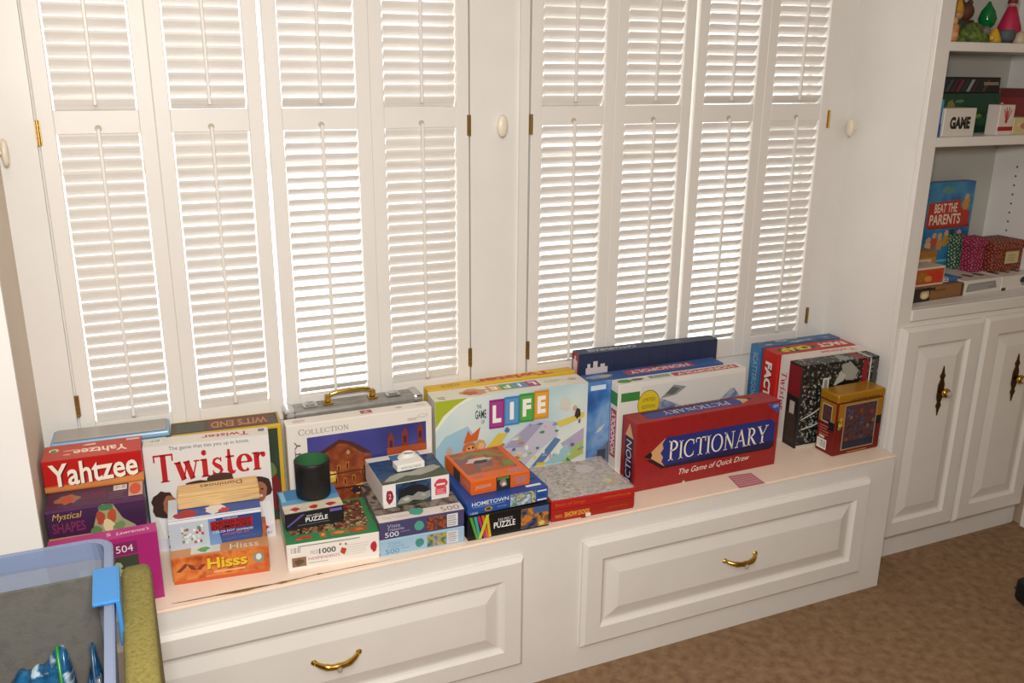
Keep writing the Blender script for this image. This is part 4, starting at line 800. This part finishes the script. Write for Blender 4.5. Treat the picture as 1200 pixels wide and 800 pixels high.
# ================================================================== BOOKCASE CONTENTS
gs = 'boxes on the bookcase counter'
t, A = carton('game_box', 'flat brown box with small portrait at its end, at the front of the counter', (1.296, .190, ZC), 3, .278, .100, .046, '8c6238', 'flat', '7f5832', group=gs)
A.on('front').rect(0, 0, .42, 1, '2a221c').blob(.33, .5, .08, .36, 'c2a67c', j=.1).blob(.33, .42, .05, .2, 'e0cfa8', j=.1).rect(.22, .75, .5, .95, '1c1612').lines(.46, .6, .7, .8, 1, '5c3c20').rect(.95, .05, 1, .95, '5f3c1f'); A.flush()
t, A = carton('game_box', 'orange and white box lying on the flat brown box', (1.322, .205, ZC+.047), 2, .160, .075, .062, 'd8c6b4', 'plain', group=gs)
A.on('front').rect(.0, .12, .97, .9, 'b5491e').blob(.7, .5, .2, .3, 'c0301c').blob(.35, .5, .14, .25, '9c6a24').blob(.55, .4, .1, .16, 'd08a34'); A.flush()
t, A = carton('game_box', 'tan box with white patch standing behind the orange and white box', (1.400, .310, ZC), 0, .150, .06, .135, 'b5803c', 'plain', group=gs)
A.on('front').rect(.3, .3, .85, .8, 'cfc6b4').rect(.0, .85, 1, 1, 'a06a2c').blob(.6, .5, .12, .12, 'b8a080'); A.flush()
t, A = carton('card_pack', 'small blue and white pack lying at the right end of the brown box', (1.488, .222, ZC+.047), 3, .078, .06, .016, '2f6aa8', 'plain', cat='card pack')
A.on('top').rect(0, 0, .45, 1, 'cfd3d6').on('front').rect(0, .1, .4, .9, 'c9c9cc').blob(.25, .5, .1, .2, 'b5737c'); A.flush()
t, A = carton('game_box', 'tall blue quiz game box with red title banner leaning at the back of the counter', (1.575, .398, ZC), 0, .216, .045, .350, '2f6ea6', 'stand', group=gs)
A.on('front').rect(0, 0, 1, 1, noisemat('teal_blue_print', ['235c96', '2f7aa8', '3f8ab0', '285f9a'], 9, 3, .4)).rect(.06, .54, .98, .58, '8c2a1e').poly([(.02, .56), (.03, .80), (.72, .82), (.74, .74), (.96, .7), (.95, .57), (.72, .55)], 'b5301f')
A.text('BEAT THE', .16, .70, .66, .79, 'e6d8c6', bold=.02).text('PARENTS', .08, .58, .76, .685, 'e6d8c6', bold=.02)
for x, y, c in ((.12, .36, 'c9b090'), (.24, .40, 'b5552c'), (.36, .39, 'c98a4c'), (.5, .42, 'b8923c'), (.64, .40, 'b3502c'), (.78, .42, 'c98a3c'), (.84, .78, 'c98a3c')): A.blob(x, y, .07, .07, c).blob(x, y+.07, .045, .035, 'c9a27c')
A.ell(.62, .49, .05, .04, '1f4a34').blob(.4, .92, .16, .04, '5f8a8c').rect(.05, .2, .8, .225, '6fb0cc').blob(.35, .12, .1, .02, '6a6fb0').blob(.6, .13, .1, .02, '7a62a8').rect(.86, .02, .98, .5, '2a5a94'); A.flush()
for i, (x0, x1, lab) in enumerate(((1.577, 1.750, 'white flat box with grey printed panel on the counter, left of the pair'), (1.754, 1.926, 'white flat box with black round emblem on the counter, at the frame edge'))):
    t, A = carton('flat_box', lab, (x0, .206, ZC), 0, x1-x0, .185, .049, 'd8d2ca', 'plain', group=gs, cat='box')
    if i == 0: A.on('front').poly([(.06, .2), (.9, .3), (.84, .82), (.1, .75)], '8c8a88').lines(.12, .3, .8, .7, 5, 'b5b0aa', .3)
    else: A.on('front').ell(.62, .62, .1, .24, '2c2c2e').blob(.64, .35, .08, .12, '8a9096').rect(.02, .0, .14, .2, '3a3634')
    A.on('top')
    for k in range(3): A.poly([(.1+.3*k, .2), (.26+.3*k, .24), (.2+.3*k, .44), (.06+.3*k, .40)], '6a564c')
    A.flush()
def dotted(name, c1, c2):
    if name in MATS: return MATS[name]
    m = bpy.data.materials.new(name); m.use_nodes = True; nt = m.node_tree; N = nt.nodes; L = nt.links
    tc = N.new('ShaderNodeTexCoord'); mp = N.new('ShaderNodeMapping'); mp.inputs['Rotation'].default_value = (.6, .5, .785); L.new(tc.outputs['Object'], mp.inputs[0])
    v = N.new('ShaderNodeTexVoronoi'); v.inputs['Scale'].default_value = 110; v.inputs['Randomness'].default_value = .25; L.new(mp.outputs[0], v.inputs['Vector'])
    r = N.new('ShaderNodeValToRGB'); r.color_ramp.interpolation = 'CONSTANT'; r.color_ramp.elements[0].color = rgb(c2); r.color_ramp.elements[1].color = rgb(c1); r.color_ramp.elements[1].position = .38
    L.new(v.outputs['Distance'], r.inputs[0]); L.new(r.outputs[0], N['Principled BSDF'].inputs['Base Color']); N['Principled BSDF'].inputs['Roughness'].default_value = .6; MATS[name] = m; return m
for nm, lab, x0, y0, ww, dd, hh, m in (('fabric_box', 'dark green patterned box behind the pink dotted one', 1.690, .352, .055, .04, .118, dotted('green_dots', '27503c', 'a8b8a0')),
                           ('fabric_box', 'pink dotted box beside the quiz game', 1.702, .290, .058, .055, .120, dotted('pink_dots', '7c1c3c', 'c0607a')),
                           ('fabric_box', 'brown dotted box with cream label on the white flat box', 1.772, .268, .150, .11, .104, dotted('brown_dots', '6a2420', 'b5683c'))):
    t = thing(nm, lab, 'box', (x0, y0, ZC+.050), 0, gs)
    box('body', .002, .002, 0, ww-.002, dd-.002, hh*.72, m, t, .002); box('lid', 0, 0, hh*.73, ww, dd, hh, m, t, .002)
    if ww > .1:
        A = Art(t, ww, dd, hh); A.on('front').rect(.38, .22, .86, .68, '6a4a24').rect(.4, .25, .84, .65, 'c2b07c').lines(.48, .32, .76, .58, 3, '5c4a30', .2); A.flush()
Z2 = 1.406; gm = 'boxes on the middle shelf'
t, A = carton('game_box', 'small white box with bold black lettering at the front of the middle shelf', (1.314, .155, Z2), 0, .132, .07, .083, 'd2cbc4', 'plain', group=gm)
A.on('front').text('GAME', .20, .26, .84, .70, '1c1a1c', bold=.06); A.flush()
t, A = carton('game_box', 'narrow bright blue box behind the small white lettered box', (1.281, .160, Z2), 0, .029, .09, .108, '2f78b4', 'plain', group=gm)
A.on('front').rect(0, .8, 1, 1, '3f94bc').rect(0, 0, 1, .35, '24528c'); A.flush()
t, A = carton('game_box', 'dark green box under the black patterned box on the middle shelf', (1.372, .262, Z2), 0, .300, .15, .122, '17352a', 'plain', group=gm)
A.on('front').rect(0, .55, 1, 1, '1c4434').blob(.28, .72, .05, .12, '7c7a34').blob(.4, .8, .06, .04, '5c7a54').blob(.7, .42, .06, .06, '6a8a34').blob(.88, .44, .05, .08, '7a8f3c').blob(.8, .3, .14, .12, '24503a'); A.flush()
t, A = carton('game_box', 'black patterned flat box lying on the dark green box', (1.374, .260, Z2+.123), 0, .285, .15, .048, '15181c', 'plain', group=gm)
for k in range(9): A.on('front').poly([(.08+.08*k, .1), (.13+.08*k, .1), (.20+.08*k, .85), (.15+.08*k, .85)], ['1f3a4a', '3c4a54', '4a2030', '6a2a34', '24343a', '8a8f94', '3c2a2a', '1f2a30', '5c3a2c'][k])
A.rect(.74, .5, .97, .7, '8c7f68'); A.flush()
t, A = carton('game_box', 'dark red box at the right of the middle shelf', (1.695, .285, Z2), 0, .165, .12, .136, '7a1216', 'plain', group=gm)
A.on('front').blob(.1, .62, .05, .06, 'c2b4b0').rect(0, .8, 1, 1, '5c0d12'); A.flush()
t, A = carton('game_box', 'white box with red branching emblem on the middle shelf', (1.546, .155, Z2), 0, .066, .045, .091, 'd2c8c0', 'plain', group=gm)
A.on('front').rect(0, .14, 1, .28, 'a3181f')
for x, y in ((.3, .85), (.42, .92), (.62, .92), (.78, .84), (.5, .8)): A.poly([(.47, .42), (.55, .42), (x+.03, y), (x-.03, y)], 'b8433c')
A.blob(.5, .48, .1, .08, 'a8302c'); A.flush()
t, A = carton('game_box', 'small cream box at the right edge beside the white emblem box', (1.622, .160, Z2), 0, .075, .05, .052, 'c9b98c', 'plain', group=gm)
A.on('front').blob(.6, .5, .18, .2, 'b57c54').blob(.3, .6, .1, .12, 'd8ccaa'); A.flush()
# figurines on the upper shelf
Z1 = 1.676
def fig(name, label, loc, parts, cat='figurine'):
    t = thing(name, label, cat, loc, 0, 'figurines on the upper shelf')
    for nm, prof, c, col, rough, sy in parts:
        bm = bmesh.new(); lathe(bm, prof, 18, c, sy=sy); bmobj(nm, bm, col if not isinstance(col, str) else mat(col, rough), t, smooth=True)
sph = lambda r, z: [(max(.0005, r*math.sin(math.pi*k/8)), z-r*math.cos(math.pi*k/8)) for k in range(9)]
fig('figurine', 'orange striped jar figurine at the left end of the upper shelf', (1.345, .20, Z1), [('body', [(.015, 0), (.019, .01), (.019, .045), (.014, .052)], (0, 0, 0), noisemat('stripe_orange', ['b5683c', 'd8a874'], 30, 2, .5, stretch=(1, 1, 8)), .5, 1), ('cap', sph(.013, .060), (0, 0, 0), 'c9a070', .5, 1)])
fig('figurine', 'yellow hatted figurine standing at the back left of the upper shelf', (1.44, .27, Z1), [('body', [(.022, 0), (.026, .02), (.016, .07)], (0, 0, 0), '3c4a34', .6, 1), ('head', sph(.015, .083), (0, 0, 0), 'b58a5c', .6, 1), ('hat', [(.017, .088), (.012, .11), (.002, .14)], (0, 0, 0), 'c08a2c', .6, 1)])
MOSS = noisemat('moss_print', ['2c3f1c', '4a5f24', '6a7a30', '34502a'], 70, 4, .8, .6, 200)
fig('figurine', 'mossy green mound figurine with grey stone on the upper shelf', (1.425, .195, Z1), [('mound', [(.052, 0), (.055, .012), (.045, .035), (.025, .052), (.008, .058)], (0, 0, 0), MOSS, .8, .8), ('stone', sph(.013, .034), (.012, -.036, 0), '6a645c', .7, 1), ('flower', sph(.008, .014), (.03, -.045, 0), 'c9a03c', .6, 1)])
fig('figurine', 'brown bear shaped figurine at the back of the upper shelf', (1.50, .30, Z1), [('body', [(.03, 0), (.037, .03), (.03, .07)], (0, 0, 0), '4a2c1c', .7, 1), ('head', sph(.028, .095), (0, 0, 0), '5c3420', .7, 1), ('ear', sph(.009, .122), (-.018, 0, 0), '4a2c1c', .7, 1), ('ear', sph(.009, .122), (.018, 0, 0), '4a2c1c', .7, 1)])
fig('figurine', 'small yellow cone figurine on the upper shelf', (1.507, .185, Z1), [('cone', [(.021, .004), (.020, .010), (.012, .030), (.007, .040), (.002, .044)], (0, 0, 0), 'c99a24', .5, 1), ('base', [(.023, 0), (.023, .004)], (0, 0, 0), '7c7a2c', .6, 1)])
fig('figurine', 'shiny green glass ornament figurine on the upper shelf', (1.555, .26, Z1), [('foot', [(.02, 0), (.021, .012), (.006, .02), (.006, .04)], (0, 0, 0), '1c3a24', .4, 1), ('bulb', [(.006, .04), (.022, .056), (.027, .075), (.02, .098), (.008, .115), (.003, .125)], (0, 0, 0), '0f6a34', .08, 1)])
fig('figurine', 'grey stone pot figurine beside the yellow cone', (1.560, .185, Z1), [('pot', [(.018, .006), (.026, .014), (.027, .034), (.022, .04)], (0, 0, 0), '4f565c', .7, .8), ('foot', [(.012, 0), (.014, .006)], (0, 0, 0), '3c4044', .7, 1)])
fig('figurine', 'magenta gowned figurine at the right of the upper shelf', (1.625, .235, Z1), [('gown', [(.034, 0), (.036, .03), (.034, .05), (.022, .085), (.013, .11)], (0, 0, 0), 'b01f48', .5, 1), ('head', sph(.013, .122), (0, 0, 0), 'c98a74', .5, 1), ('hair', [(.015, .120), (.014, .132), (.004, .139)], (0, 0, 0), '6a2434', .5, 1)])
fig('figurine', 'cream shell figurine at the front right of the upper shelf', (1.612, .18, Z1), [('shell', [(.018, 0), (.021, .01), (.017, .022), (.010, .032), (.003, .037)], (0, 0, 0), 'c2b094', .5, 1)])
fig('figurine', 'dark plum figurine at the frame edge of the upper shelf', (1.665, .19, Z1), [('body', [(.02, 0), (.022, .02), (.014, .042)], (0, 0, 0), '3c1c24', .6, 1), ('head', sph(.012, .052), (0, 0, 0), '8c6a34', .6, 1)])
